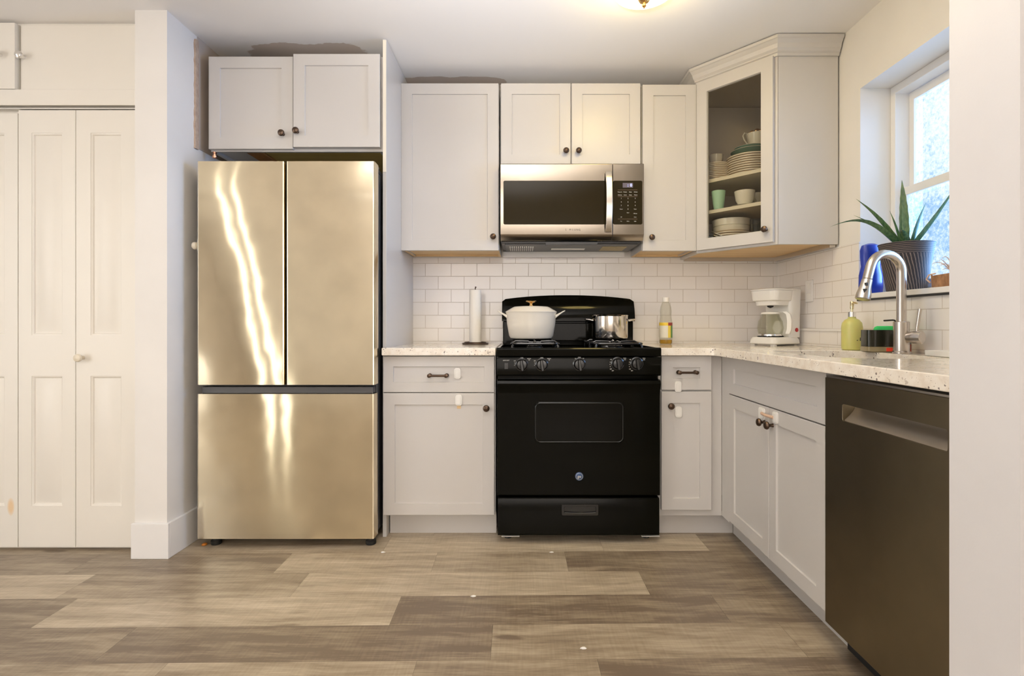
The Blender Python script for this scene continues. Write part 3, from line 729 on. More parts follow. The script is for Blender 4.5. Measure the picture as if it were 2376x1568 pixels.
build('window_bead', MB(TS).tube([(x, y, .002) for x, y in a], .0016, 6, True), M['knobblack'], ow)
bd = build('round_badge', MB(TS @ Matrix.Translation((.2615, .316, 0))).lathe([(0,0),(.0195,0),(.0195,.002),(.017,.003),(0,.003)], n=32), mat('badge_blue', (.045, .09, .2), .3, .4), od, label='round blue grey maker badge')
s = MB(TS @ Matrix.Translation((.2615, .316, .0035)))
s.tube([(.0155*math.cos(a_), .0155*math.sin(a_), 0) for a_ in [2*PI*i/28 for i in range(28)]], .0005, 6, True)
build('badge_emblem', s, M['ink'], bd)
lettering(TS, [(.2615, .316, 'ge', .019)], M['ink'], bd, 'badge_lettering', .0038)
# storage drawer
s = MB(); pr = [(2.556, .040), (RY+.004, .040), (RY, .046), (RY, .205), (RY+.004, .214), (2.556, .214)]
s.loft([[(x, y, z) for y, z in pr] for x in (X0+.004, X1_-.004)])
sd_ = build('storage_drawer', s, M['black'], t, .001)
s = MB(TS); s.loft([[(x, y, w) for x, y in q] for q, w in ((rrect(.178, .352, .133, .187, .006), .0003), (rrect(.180, .350, .135, .185, .006), .004), (rrect(.190, .340, .145, .177, .006), .004), (rrect(.192, .338, .147, .175, .006), .0005))], cap=False)
s.f([s.v((x, y, .0005)) for x, y in rrect(.192, .338, .147, .175, .006)])
s.tube([(.192+.146*i/10, .149-.004*math.sin(PI*i/10), .006) for i in range(11)], .0035, 8)
build('drawer_pull', s, M['knobblack'], sd_)
# control panel and cooktop
s = MB(); pr = [(2.560, .786), (RY-.006, .786), (RY-.012, .792), (RY-.016, .866), (RY-.014, .872), (2.56, .872)]
s.loft([[(x, y, z) for y, z in pr] for x in (X0, X1_)]); cp = build('control_panel', s, M['black'], t, .001)
TC = face_back(RY-.0145)
for (kx, kz) in ((-.0062, .8385), (.0865, .8385), (.2605, .840), (.4375, .8435), (.5265, .8435)):
    s = MB(TC @ Matrix.Translation((kx, kz, 0)))
    s.lathe([(0,0),(.030,0),(.031,.003),(.026,.006),(.024,.016),(.021,.020),(0,.021)], n=32)
    k = build('burner_knob', s, M['knobblack'], cp)
    s = MB(TC @ Matrix.Translation((kx, kz-.002, .018)) @ Matrix.Rotation(math.radians(8), 4, 'Z'))
    s.loft([[(x*q, y*q2, w) for x, y in rrect(-.0065, .0065, -.027, .025, .006)] for q, q2, w in ((1.25, 1, 0), (1, 1, .010), (.7, .93, .016))])
    build('knob_grip', s, M['knobblack'], k)
    if kx < .1: it_ = [(0, .031, 'OFF', .0075), (.034, .0275, 'FRONT', .0055), (.034, .0215, 'HI', .0065), (-.033, .0175, 'LO', .0065), (-.034, .0075, '3', .006), (-.034, -.0025, '5', .006)]
    elif kx < .3: it_ = [(0, .031, 'OFF', .0075), (-.018, .027, 'BR', .005), (.018, .027, '200', .005)]
    else: it_ = [(0, .0275, 'OFF', .0075), (.034, .0245, 'REAR', .0055), (.034, .0175, 'LITE', .0055), (-.030, .0185, 'HI', .0065), (-.034, .0065, '8', .006), (-.035, -.0035, '6', .006), (-.034, -.0145, '4', .006), (-.031, -.0255, 'LO', .0065), (-.022, -.0335, 'SIM', .006)]
    lettering(TC, [(kx+a_, kz+b_, c_, d_) for a_, b_, c_, d_ in it_], M['ink'], cp, 'dial_lettering', .0012)
lettering(TC, [(-.079, .858, 'OVEN LIGHT', .0052)], M['ink'], cp, 'switch_lettering', .0012)
build('light_switch', MB(TC).prism(rrect(-.0865, -.0705, .818, .846, .001), 0, .002).box(-.0825, -.0745, .825, .839, .002, .005), M['dark'], cp, .0004)
s = MB(); fr = [(2.500, .876), (2.496, .880), (2.494, .910), (2.500, .917), (2.520, .9165), (2.545, .905), (3.10, .905), (3.14, .905), (3.14, .876)]
s.loft([[(x, y, z) for y, z in fr] for x in (X0, X1_)]); ct = build('cooktop', s, M['black'], t, .002)
for xa in (X0, X1_-.016): build('cooktop_rim', MB().box(xa, xa+.016, 2.52, 3.07, .900, .9165), M['black'], ct, .003)
# backguard with arched top
s = MB(); n = 24
arc = [(X0+.004, .93), (X1_-.004, .93)] + [(X1_-.004 - (X1_-X0-.008)*i/n, 1.168 + .027*(1-abs(2*i/n-1)**2.2)) for i in range(n+1)]
s2 = MB(face_back(3.078)); lo = 1.045; n = 40
def bslice(i):
    f_ = i/n; u = X0 + .001 + (X1_-X0-.002)*f_; e_ = abs(2*f_-1)
    tp = 1.171 + .026*(1-e_**2.2) - (.012 if i in (0, n) else 0)
    q = [(u, lo, -.10)] + [(u, lo + (tp-lo)*k/10, -3.0*((tp-lo)*k/10)**2) for k in range(11)]
    return q + [(u, tp-.002, -.10)]
s2.loft([bslice(i) for i in range(n+1)])
bg = build('backguard', s2, M['black'], t, ang=40)
build('backguard_base', MB().box(X0+.006, X1_-.006, 3.105, 3.138, .905, 1.046).box(.02, .50, 3.092, 3.106, .93, 1.035), M['black'], t, .006)
# burners and grates
def grate(cx, cy, label_):
    h = .120; z = .938; q = MB(); zb_ = .9055
    loop = rrect(cx-h+.006, cx+h-.006, cy-h+.006, cy+h-.006, .03, 5)
    q.tube([(x, y, z-.006) for x, y in loop], .0062, 8, True)
    for dx, dy in ((1,0),(-1,0),(0,1),(0,-1)):
        q.tube([(cx+dx*(h-.006), cy+dy*(h-.006), z-.006), (cx+dx*h*.80, cy+dy*h*.80, z+.004), (cx+dx*h*.55, cy+dy*h*.55, z+.004), (cx+dx*h*.25, cy+dy*h*.25, z+.002)], .005, 8)
    for dx, dy in ((1,1),(-1,1),(1,-1),(-1,-1)):
        q.tube([(cx+dx*(h-.016), cy+dy*(h-.016), z-.006), (cx+dx*(h-.010), cy+dy*(h-.010), z-.018), (cx+dx*(h-.010), cy+dy*(h-.010), zb_)], .0055, 8)
    g_ = thing('burner_grate', label_, 'grate', (cx, cy, .9055), group='four black stove grates'); build('grate_frame', q, M['iron'], g_)
    b_ = MB().lathe([(0,0),(.046,0),(.044,.006),(.034,.008),(.036,.014),(.030,.019),(0,.020)], (cx, cy, .9055), 24)
    build('burner_cap', b_, M['iron'], G)
grate(.058, 2.700, 'front left black burner grate, empty'); grate(.058, 2.945, 'rear left black burner grate under the cream pot')
grate(.460, 2.700, 'front right black burner grate, empty'); grate(.460, 2.945, 'rear right black burner grate under the steel pot')

# pots
pc = (.043, 2.925, .9475)
t = thing('dutch_oven', 'cream enamelled lidded pot with gold knob on the left rear burner', 'pot', pc)
build('pot_body', MB().lathe([(0,0),(.100,0),(.112,.005),(.120,.018),(.131,.080),(.136,.135),(.138,.142),(.132,.142),(.126,.13),(.11,.02),(0,.01)], n=56), M['cream_enamel'], t, local=True)
lid = build('pot_lid', MB().lathe([(0,.138),(.128,.138),(.139,.143),(.1395,.147),(.134,.151),(.110,.165),(.093,.174),(.05,.177),(0,.178)], n=56), M['cream_enamel'], t, local=True)
build('lid_knob', MB().lathe([(0,.177),(.011,.177),(.008,.183),(.007,.191),(.012,.196),(.027,.200),(.029,.204),(.025,.207),(.012,.206),(0,.205)], n=8), M['brass'], lid, local=True)
for sg in (-1, 1):
    s = MB().loft([[(sg*a_, b_, c_) for a_, b_, c_ in r] for r in (
        [(.128,-.05,.110),(.128,.05,.110),(.128,.05,.128),(.128,-.05,.128)], [(.150,-.046,.128),(.150,.046,.128),(.150,.046,.139),(.150,-.046,.139)],
        [(.172,-.036,.143),(.172,.036,.143),(.172,.036,.151),(.172,-.036,.151)], [(.184,-.02,.150),(.184,.02,.150),(.184,.02,.155),(.184,-.02,.155)])])
    build('pot_handle', s, M['cream_enamel'], t, .003, local=True)
t = thing('saucepot', 'polished stainless steel pot without lid on the right rear burner', 'pot', (.472, 2.935, .9475))
build('pot_body', MB().lathe([(0,0),(.088,0),(.094,.004),(.096,.012),(.0965,.122),(.101,.127),(.098,.129),(.094,.124),(.093,.012),(0,.008)], n=56), M['potsteel'], t, local=True)
for sg in (-1, 1):
    build('pot_handle', MB().tube([(sg*.095,-.035,.098),(sg*.112,-.035,.102),(sg*.130,-.022,.105),(sg*.134,0,.105),(sg*.130,.022,.105),(sg*.112,.035,.102),(sg*.095,.035,.098)], .0048, 8), M['potsteel'], t, local=True)

# ------------------------------------------------------------------ microwave
t = thing('microwave', 'stainless over-the-range microwave under the short double-door cabinet', 'microwave', (.26, 3.0, 1.458))
MY = 2.860; TM = face_back(MY)
build('microwave_body', B(-.118, .634, 2.902, 3.222, 1.462, 1.889), M['dark'], t, .003)
def mpanel(x0, x1):
    s = MB(); pr = [(2.904, 1.470), (2.884, 1.474), (MY+.002, 1.500), (MY, 1.505), (MY, 1.876), (MY+.003, 1.880), (2.904, 1.880)]
    s.loft([[(x, y, z) for y, z in pr] for x in (x0, x1)]); return s
md = build('microwave_door', mpanel(-.121, .4735), M['steel_mw'], t, .001)
mc = build('control_panel', mpanel(.4765, .641), M['steel_mw'], t, .001)
build('door_window', MB(TM).prism(rrect(-.105, .4732, 1.556, 1.788, .008), 0, .0016), M['mwglass'], md)
build('keypad', MB(TM).prism(rrect(.4768, .632, 1.556, 1.788, .008), 0, .0016), M['mwglass'], mc)
s = MB(TM); n = 16
def hs(i):
    f_ = i/n; z = 1.512 + (1.832-1.512)*f_; w = .012 + .032*math.sin(PI*f_)**.7 if 0 < i < n else .010
    return [(.434, z, w), (.466, z, w), (.466, z, w+.012), (.434, z, w+.012)]
s.loft([hs(i) for i in range(n+1)]); s.box(.438, .462, 1.515, 1.535, 0, .014); s.box(.438, .462, 1.81, 1.83, 0, .014)
build('door_handle', s, M['chrome'] if False else mat('satin_steel', (.72, .68, .62), .22, 1), md, .002)
lettering(TM, [(x_, 1.528, c_, .0135) for x_, c_ in ((.226, 'S'), (.2495, 'M'), (.2625, 'S'), (.2745, 'U'), (.287, 'N'), (.2995, 'G'))], M['greyink'], md, 'worn_lettering', .0004)
it = []; cx_ = (.520, .556, .594)
for j, row in enumerate((('1','2','3'),('4','5','6'),('7','8','9'))):
    for i, ch in enumerate(row): it.append((cx_[i], 1.694 - j*.0190, ch, .0085))
it += [(.556, 1.637, '0', .0085), (.520, 1.637, 'Power', .006), (.594, 1.637, 'Timer', .006), (.556, 1.618, 'Start', .0065), (.594, 1.614, '+30 sec', .0065), (.520, 1.595, 'Off', .0055), (.594, 1.595, 'Clock', .0055), (.520, 1.573, 'Fan', .006), (.556, 1.573, 'Hi/Lo', .006), (.594, 1.573, 'Light', .006)]
for i, wd in enumerate(('Popcorn', 'Potato', 'Soup', 'Reheat')): it.append((.513 + i*.028, 1.728, wd, .0068))
for i, wd in enumerate(('Defrost', 'Cook', 'Keep', 'Warm')): it.append((.513 + i*.028, 1.712, wd, .0068))
lettering(TM, it, M['ink'], mc, 'keypad_lettering', .0020)
build('keypad_lines', MB(TM).box(.502,.606,1.7385,1.739,.0016,.002).box(.502,.606,1.7035,1.704,.0016,.002).box(.502,.606,1.5845,1.585,.0016,.002), M['straw'], mc)
dsp = build('display_screen', MB(TM).box(.528, .582, 1.7515, 1.776, .0016, .0022), mat('grey_lcd', (.13, .11, .14), .3), mc)
lettering(TM, [(.556, 1.7635, ':', .022), (.572, 1.7635, '0', .022)], M['led'], dsp, 'display_digits', .0028)
build('grease_vent', MB().box(-.10, .62, 2.91, 3.19, 1.457, 1.463).box(.12, .40, 2.890, 2.93, 1.452, 1.47), M['dark'], t, .002)
build('lamp_lens', MB().box(.44, .575, 2.985, 3.14, 1.4545, 1.458), wood('brass_mesh', (.35, .27, .12), (.5, .4, .2), (200, 200, 1)), t, .001, label='brassy mesh filter on the right underside')
s = MB()
for i in range(12): s.box(-.075+i*.0115, -.070+i*.0115, 2.985, 3.14, 1.453, 1.458)
build('mesh_filter', s, M['steel'], t)
build('underside_tray', MB().box(.16, .35, 3.05, 3.10, 1.454, 1.458), M['white'], t, .001)
build('mounting_strip', B(-.118, .60, 3.20, 3.228, 1.425, 1.458), M['trim'], t)

# ------------------------------------------------------------------ dishwasher
TW = face_left(.948)
t = thing('dishwasher', 'black stainless dishwasher with pocket handle at the right end of the counter', 'dishwasher', (1.2, 1.40, 0))
build('dishwasher_body', B(1.00, 1.50, 1.112, 1.694, .09, .868), M['dark'], t)
s = MB(TW); a0, a1 = -1.692, -1.112; h0, h1 = -1.600, -1.204
s.holed([(a0, .092), (a1, .092), (a1, .858), (a0, .858)], rrect(h0, h1, .738, .787, .006, 3), -.045, 0)
dd = build('dishwasher_door', s, M['steel_dark'], t, .0025)
s = MB(TW); n = 8
s.loft([[(h0+.001, .7865-.0485*i/n, -.004-.034*math.cos(i/n*PI/2)) for i in range(n+1)] + [(h0+.001, .737, -.044), (h0+.001, .7865, -.044)],
        [(h1-.001, .7865-.0485*i/n, -.004-.034*math.cos(i/n*PI/2)) for i in range(n+1)] + [(h1-.001, .737, -.044), (h1-.001, .7865, -.044)]])
build('pocket_handle', s, mat('pocket_lit_steel', (.6, .55, .48), .3, .9), dd)  # lamp light inside the pocket is put into this paler steel colour
build('door_edge_strip', B(.952, .990, 1.113, 1.691, .8585, .864), M['steel'], t)
build('toe_panel', B(1.02, 1.06, 1.112, 1.694, .004, .09), M['rubber'], t)

# ------------------------------------------------------------------ things on the counter
t = thing('paper_towel_holder', 'wire ring paper towel stand on the left counter', 'holder', (-.272, 3.06, .9145))
build('base_ring', MB().tube([(.072*math.cos(2*PI*i/32), .072*math.sin(2*PI*i/32), .004) for i in range(32)], .004, 8, True).tube([(.060*math.cos(2*PI*i/32), .060*math.sin(2*PI*i/32), .010) for i in range(32)], .003, 8, True).tube([(-.072,0,.004),(0,0,.005),(.072,0,.004)], .0025, 8), M['bronze'], t, local=True)
build('post', MB().tube([(0,0,.003),(0,0,.300),(0,0,.318),(.003,0,.326)], [.004,.004,.003,.005], 8), M['bronze'], t, local=True)
t = thing('paper_towel_roll', 'nearly used white paper towel roll standing on the wire holder', 'paper towel', (-.272, 3.06, .9255))
s = MB(); s.loft([[(r*math.cos(2*PI*i/32), r*math.sin(2*PI*i/32), z) for i in range(32)] for r, z in ((.012,0),(.034,0),(.0345,.1),(.034,.296),(.012,.297))], closed=True)
build('paper_sheets', s, M['paper'], t, local=True)
t = thing('oil_bottle', 'plastic cooking oil bottle with white cap and yellow label right of the stove', 'bottle', (.815, 3.08, .9145))
bpz = [(0,0),(.032,0),(.036,.006),(.0365,.02),(.0365,.120),(.031,.155),(.033,.185),(.030,.210),(.021,.235),(.0165,.240),(.0165,.246)]
b = build('bottle_body', MB().lathe(bpz + [(0,.246)], n=32), M['glass'], t, local=True)
build('cap', MB().lathe([(0,.240),(.019,.240),(.019,.262),(.0175,.265),(0,.265)], n=32), M['white'], t, local=True)
build('oil', MB().lathe([(0,.002),(.031,.002),(.0345,.008),(.0345,.024),(0,.024)], n=32), M['oil'], b, local=True)
m = mat('bottle_label_print', (.75, .62, .12), .45)
g = N(m, 'ShaderNodeSeparateXYZ'); L(m, coords(m), g.inputs[0])
c = ramp(m, g.outputs['X'], [(.0, (.7, .66, .5))]); 
ca = mixc(m, math_(m, 'GREATER_THAN', g.outputs['X'], .003), (.78, .74, .62), (.80, .62, .10))
ca = mixc(m, math_(m, 'GREATER_THAN', g.outputs['X'], .020), ca, (.12, .28, .08))
ca = mixc(m, math_(m, 'GREATER_THAN', g.outputs['Z'], .105), ca, (.85, .60, .05))
ca = mixc(m, math_(m, 'MULTIPLY', math_(m, 'GREATER_THAN', g.outputs['Z'], .105), math_(m, 'GREATER_THAN', g.outputs['X'], .004)), ca, (.35, .06, .05))
L(m, ca, P(m).inputs['Base Color'])
build('bottle_label', MB().lathe([(.0368,.036),(.0372,.036),(.0372,.122),(.0368,.122)], n=32), m, b, local=True)
b['label'] = 'clear plastic bottle'

# coffee maker (local: front = -Y)
t = thing('coffee_maker', 'white drip coffee maker in the counter corner', 'coffee maker', (1.372, 2.915, .9145), math.radians(-62))
build('base', MB().loft([[(x, y, z) for x, y in rrect(-.082-d, .082+d, -.125-d, .090+d, .035)] for d, z in ((-.004, .006), (.004, .010), (.002, .03), (-.006, .044))]), M['white'], t, .002, local=True)
for x in (-.06, .06): build('foot', MB().box(x-.012, x+.012, -.115, -.095, 0, .007), M['white'], t, local=True)
build('rear_foot', MB().box(-.06, .06, .06, .08, 0, .007), M['white'], t, local=True)
build('water_tank', MB().loft([[(x, y, z) for x, y in rrect(-.080-d, .080+d, .005-d*.3, .092+d, .02)] for d, z in ((0, .042), (.001, .16), (.004, .292), (.002, .300))]), M['white'], t, .002, local=True)
build('brew_head', MB().loft([[(x, y, z) for x, y in rrect(-.082-d, .082+d, -.120-d, .04, .04)] for d, z in ((-.016, .212), (-.012, .235), (-.002, .238), (.004, .288), (.004, .291))]), M['white'], t, .002, local=True)
build('lid', MB().loft([[(x, y, z) for x, y in rrect(-.088, .088, -.126, .098, .04)] for z in (.2915, .297)] + [[(x, y, .302) for x, y in rrect(-.080, .080, -.118, .090, .04)]]), M['white'], t, local=True)
build('drip_nozzle', MB().lathe([(0,.198),(.014,.204),(.018,.212),(0,.2125)], (0,-.052,0), 16), M['rubber'], t, local=True)
build('warming_plate', MB().lathe([(0,.0442),(.062,.0442),(.066,.047),(.062,.049),(0,.0485)], (0,-.052,0), 40), M['dark'], t, local=True)
build('power_switch', MB().box(.0835, .0875, .040, .058, .070, .092) if False else MB(Matrix.Translation((.0815,.050,.082)) @ Matrix.Rotation(PI/2, 4, 'Y')).lathe([(0,0),(.011,0),(.011,.003),(.008,.005),(0,.005)], n=20), M['red'], t, local=True, label='round red power switch')
t2 = thing('coffee_carafe', 'glass coffee carafe with white handle sitting in the coffee maker', 'carafe', (1.372-.052*math.sin(math.radians(62)), 2.915-.052*math.cos(math.radians(62)), .964), math.radians(-38))
cb = build('carafe_glass', MB().lathe([(0,0),(.048,0),(.060,.012),(.066,.042),(.060,.078),(.046,.104),(.043,.116),(.0415,.116),(.0445,.104),(.058,.078),(.0635,.042),(.058,.014),(0,.004)], n=40), M['glass'], t2, local=True)
build('carafe_band', MB().lathe([(.0665,.0),(.050,.0),(.050,.003),(.062,.010),(.063,.010),(.0665,.002)], n=40), M['chrome'], t2, local=True)
build('carafe_lid', MB().lathe([(0,.116),(.045,.116),(.047,.119),(.044,.126),(0,.129)], n=40), M['white'], t2, local=True)
build('carafe_handle', MB().loft([[(x, y*1, z) for x, y in ((a_-.010, -.010), (a_+.012, -.010), (a_+.012, .010), (a_-.010, .010))] for a_, z in ((.048, .128), (.070, .130), (.088, .115), (.094, .08), (.092, .035), (.084, .012))]), M['white'], t2, .003, local=True)
# outlet on right wall
t = thing('wall_outlet', 'cream outlet cover on the tiled right wall above the coffee maker', 'outlet', (1.521, 2.86, 1.20))
build('cover_plate', B(1.515, 1.5215, 2.825, 2.895, 1.145, 1.26), M['trim'], t, .002)
build('socket', MB().box(1.5135, 1.5155, 2.843, 2.877, 1.158, 1.192).box(1.5135, 1.5155, 2.843, 2.877, 1.212, 1.246), M['white'], t, .001)

t = thing('soap_bottle', 'frosted glass pump bottle of yellow-green soap beside the sink', 'soap dispenser', (1.425, 2.335, .9145))
sb = build('bottle_body', MB().lathe([(0,0),(.036,0),(.040,.004),(.041,.02),(.041,.098),(.038,.116),(.028,.130),(.016,.136),(.014,.145),(0,.145)], n=36), M['soap'], t, local=True)
build('pump_collar', MB().lathe([(0,.143),(.0155,.143),(.0155,.164),(.006,.166),(0,.166)], n=24), M['chrome'], t, local=True)
build('pump_head', MB().lathe([(0,.164),(.0045,.164),(.0045,.176),(.0075,.178),(.008,.206),(.006,.210),(0,.210)], n=20).tube([(0,0,.200),(0,-.020,.203),(0,-.036,.200)], [.0055,.005,.0035], 10), mat('polished_gold_steel', (.80, .70, .45), .12, 1), t, local=True)
s = MB(Matrix.Rotation(math.radians(18), 4, 'Z'))
for i, w_ in enumerate((.002, .001, .002, .001, .0015, .002, .001)): s.box(-.003+i*.0033, -.003+i*.0033+w_, -.0425, -.0395, .040, .054)
s.box(-.018, -.0155, -.0425, -.038, .041, .0435); build('barcode', s, M['dark'], sb, local=True)
t = thing('sponge_caddy', 'black sponge caddy on the counter behind the faucet', 'sponge holder', (1.424, 2.150, .9145), math.radians(-8))
build('caddy_cup', MB().loft([[(x, y, z) for x, y in rrect(-.060, .060, -.034, .034, .012)] for z in (.022, .088)]), mat('black_gloss_plastic', (.02, .02, .012), .12), t, .0015, local=True)
build('clear_tray', MB().loft([[(x, y, z) for x, y in rrect(-.060-d, .060+d, -.036-d, .036+d, .012)] for d, z in ((-.003, 0), (.001, .004), (.001, .0215))]), mat('smoky_clear_plastic', (.30, .24, .13), .1), t, local=True)
t = thing('red_scrubber', 'bright red scrubber bottle end low behind the faucet', 'scrubber', (1.392, 2.060, .9145), math.radians(-8)) if False else None
build('red_insert', MB().box(.005, .058, -.0385, -.0365, .004, .018), mat('bright_red', (.75, .05, .02), .2), bpy.data.objects['sponge_caddy'], .001, local=True, label='bright red end of the tray')
t = thing('dish_sponge', 'bright green sponge sticking up out of the black caddy', 'sponge', (1.442, 2.150, .968), math.radians(-8))
s = MB(); s.loft([[(x, y, z) for x, y in rrect(-.038-d, .042+d, -.012-d*.5, .014+d*.5, .010)] for d, z in ((-.004, 0), (0, .004), (0, .038), (-.003, .046), (-.012, .050))])
build('sponge_body', s, mat('green_sponge', (.05, .62, .16), .8), t, local=True)
# black L hook tool
t = thing('drain_lever', 'thin black bent lever sticking up behind the faucet', 'tool', (1.497, 2.165, .9145))
build('lever_rod', MB().tube([(0,0,0),(0,0,.118),(-.004,0,.126),(-.012,0,.127),(-.05,-.004,.125)], .0032, 8), M['rubber'], t, local=True)
t = thing('black_bottle', 'small dark bottle with a red lower label behind the faucet base', 'bottle', (1.472, 2.075, .9145))
build('bottle_body', MB().lathe([(0,.034),(.019,.034),(.019,.062),(.012,.070),(0,.070)], n=20), M['dark'], t, local=True)
build('bottle_base', MB().lathe([(0,0),(.018,0),(.019,.004),(.019,.0335),(0,.0335)], n=20), mat('dull_red', (.35, .03, .02), .25), t, local=True, label='dull red lower half')
t = thing('soap_dish', 'white rectangular dish on the counter at the right of the faucet', 'dish', (1.44, 1.80, .9145))
build('dish_tray', MB().loft([[(x, y, z) for x, y in rrect(-.045-d, .045+d, -.075-d, .075+d, .008)] for d, z in ((-.004, 0), (0, .003), (.001, .020), (-.004, .020), (-.006, .010))]), M['white'], t, .001, local=True)

# faucet
fx, fy = 1.425, 2.03
t = thing('kitchen_faucet', 'brushed nickel pull-down gooseneck faucet behind the sink', 'faucet', (fx, fy, .9145))
build('faucet_base', MB().lathe([(0,0),(.031,0),(.031,.006),(.027,.010),(.0265,.118),(.0245,.120),(0,.120)], n=32), M['nickel'], t, local=True)
R = .068; top = .305; dx = -.985; dy = -.17
pth = [(0,0,.11), (0,0,.2), (0,0,.26)]
for i in range(0, 15):
    a_ = math.radians(i*165/14); q = R - R*math.cos(a_); pth.append((dx*q, dy*q, top + R*math.sin(a_)))
a_ = math.radians(165); ex, ez = pth[-1][0], pth[-1][2]
for k in (.02, .045): pth.append((ex + dx*k*math.sin(math.radians(15))*1, pth[16][1] + dy*k*.26, ez - k*.96))
build('gooseneck', MB().tube(pth, .0165, 20), M['nickel'], t, local=True)
e0 = Vector(pth[-1]); dr_ = (Vector(pth[-1]) - Vector(pth[-2])).normalized()
hd = [e0 + dr_*k for k in (0, .002, .004, .03, .060, .078, .080)]
sh = build('spray_head', MB().tube(hd, [.0165, .0150, .0178, .0195, .0245, .0255, .023], 24), M['nickel'], t, local=True)
side = Vector((-.5, -.85, 0)).normalized()
build('spray_button', MB().lathe([(0,-.006),(.006,-.006),(.006,.006),(0,.006)], tuple(e0+dr_*.022+side*.017), 12).box(*(lambda c: (c.x-.006, c.x+.006, c.y-.006, c.y+.006, c.z-.012, c.z+.010))(e0+dr_*.05+side*.018)), M['dark'], sh, .001, local=True)
s = MB(); ax = Vector((.45, -.89, 0)).normalized()
s.tube([Vector((0,0,.062)) + ax*k for k in (.015, .040, .042, .070, .072)], [.016, .0225, .0235, .0235, .021], 24)
h = build('valve_body', s, M['nickel'], t, local=True)
c0 = Vector((0,0,.062)) + ax*.052
build('lever_handle', MB().tube([c0+Vector((0,0,.018)), c0+Vector((.002,0,.035)), c0+Vector((.010,-.004,.105))], [.0045,.006,.0068], 14), M['nickel'], h, local=True)

# ------------------------------------------------------------------ sill
ZS = WZ0 + .0005
t = thing('detergent_jug', 'blue plastic detergent jug on the window sill left of the plant pot', 'jug', (1.537, 2.382, ZS), math.radians(12))
def jug(z): 
    return [(-.05, 0), (-.052, .02), (-.050, .07), (-.040, .11), (-.044, .15), (-.046, .19), (-.036, .212), (-.01, .22)]
s = MB(); s.loft([[(w*math.cos(2*PI*i/28), w*.62*math.sin(2*PI*i/28), z) for i in range(28)] for w, z in ((.046,0),(.053,.006),(.056,.03),(.055,.08),(.045,.120),(.049,.160),(.050,.190),(.042,.212),(.02,.220),(.016,.221))])
build('jug_body', s, M['blueplastic'], t, local=True)
pm = mat('woven_dark_pot', (.05, .035, .03), .55)
oc = coords(pm); g = N(pm, 'ShaderNodeSeparateXYZ'); L(pm, oc, g.inputs[0])
ang_ = math_(pm, 'ARCTAN2', g.outputs['Y'], g.outputs['X'])
jit = math_(pm, 'MULTIPLY', noise(pm, oc, 60, 2), 2.5)
slant = math_(pm, 'SINE', math_(pm, 'ADD', math_(pm, 'ADD', math_(pm, 'MULTIPLY', ang_, 46), math_(pm, 'MULTIPLY', g.outputs['Z'], 130)), jit))
horiz = math_(pm, 'SINE', math_(pm, 'ADD', math_(pm, 'MULTIPLY', g.outputs['Z'], 900), jit))
up_ = math_(pm, 'GREATER_THAN', g.outputs['Z'], .150)
wf = N(pm, 'ShaderNodeMix'); L(pm, up_, wf.inputs[0]); L(pm, slant, wf.inputs[2]); L(pm, horiz, wf.inputs[3])
L(pm, ramp(pm, wf.outputs[0], [(.35, (.030, .026, .030)), (.95, (.23, .18, .15))]), P(pm).inputs['Base Color'])
PX, PY = 1.582, 2.225
t = thing('aloe_pot', 'dark ribbed planter on the window sill holding the aloe', 'planter', (PX, PY, ZS))
build('pot_shell', MB().lathe([(0,0),(.066,0),(.070,.004),(.084,.10),(.098,.190),(.101,.196),(.096,.197),(.092,.185),(.078,.10),(.06,.02),(0,.015)], n=48), pm, t, local=True)
build('soil', MB().lathe([(0,.165),(.086,.166),(.088,.17),(0,.176)], n=32), mat('potting_soil', (.05, .03, .02), .95), t, local=True)
t = thing('aloe_plant', 'spiky green aloe growing in the dark planter by the window', 'plant', (PX, PY, ZS+.172))
am = mat('aloe_green', (.05, .14, .05), .35, 0, Subsurface_Weight=.05)
f_ = noise(am, coords(am, (30, 30, 12)), 4, 3)
L(am, ramp(am, f_, [(.35, (.035, .11, .05)), (.65, (.11, .22, .09))]), P(am).inputs['Base Color'])
def aloe(tipx, tipy, tipz, w=.014, arch=.25):
    s = MB(); n = 14; T_ = Vector((tipx, tipy, tipz)); b0 = Vector((tipx, tipy, 0)).normalized()*.012
    side = Vector((-tipy, tipx, 0)); side = side.normalized() if side.length > 1e-4 else Vector((1, 0, 0))
    pts = []
    for i in range(n+1):
        u = i/n; p = b0.lerp(T_, u); p.z = T_.z*(u + arch*math.sin(PI*u)*.8) + .0
        pts.append(p)
    rings = []
    for i, p in enumerate(pts):
        u = i/n; ww = w*(1-u**1.6)*(1+.25*math.sin(PI*u)) + .0006
        tan = (pts[min(i+1, n)] - pts[max(i-1, 0)]).normalized(); nn = side.cross(tan).normalized()
        if nn.z < 0: nn = -nn
        tooth = 1.0 + (.10 if i % 2 else 0)
        rings.append([tuple(p + side*ww*tooth + nn*ww*.15), tuple(p + side*ww*.5 - nn*ww*.30), tuple(p - nn*ww*.48), tuple(p - side*ww*.5 - nn*ww*.30), tuple(p - side*ww*tooth + nn*ww*.15), tuple(p + nn*ww*-.02)])
    s.loft(rings); return s
for tx, ty, tz, w, ar in ((-.315, .0, .095, .018, .9), (-.195, .02, .215, .016, .12), (-.18, .06, .155, .011, .15), (-.055, .02, .165, .010, .1), (-.025, -.01, .285, .018, .15),
                       (.045, -.05, .185, .015, .1), (.10, -.16, .255, .016, -.05), (-.07, -.07, .07, .013, .4), (.02, .05, .09, .012, .3), (-.03, -.03, .075, .014, .2)):
    build('leaf', aloe(tx, ty, tz, w, ar), am, t, local=True)
build('dry_leaf_base', MB().lathe([(0,0),(.02,0),(.024,.02),(.012,.05),(0,.055)], n=10), mat('dry_leaf', (.55, .33, .10), .7), t, local=True)
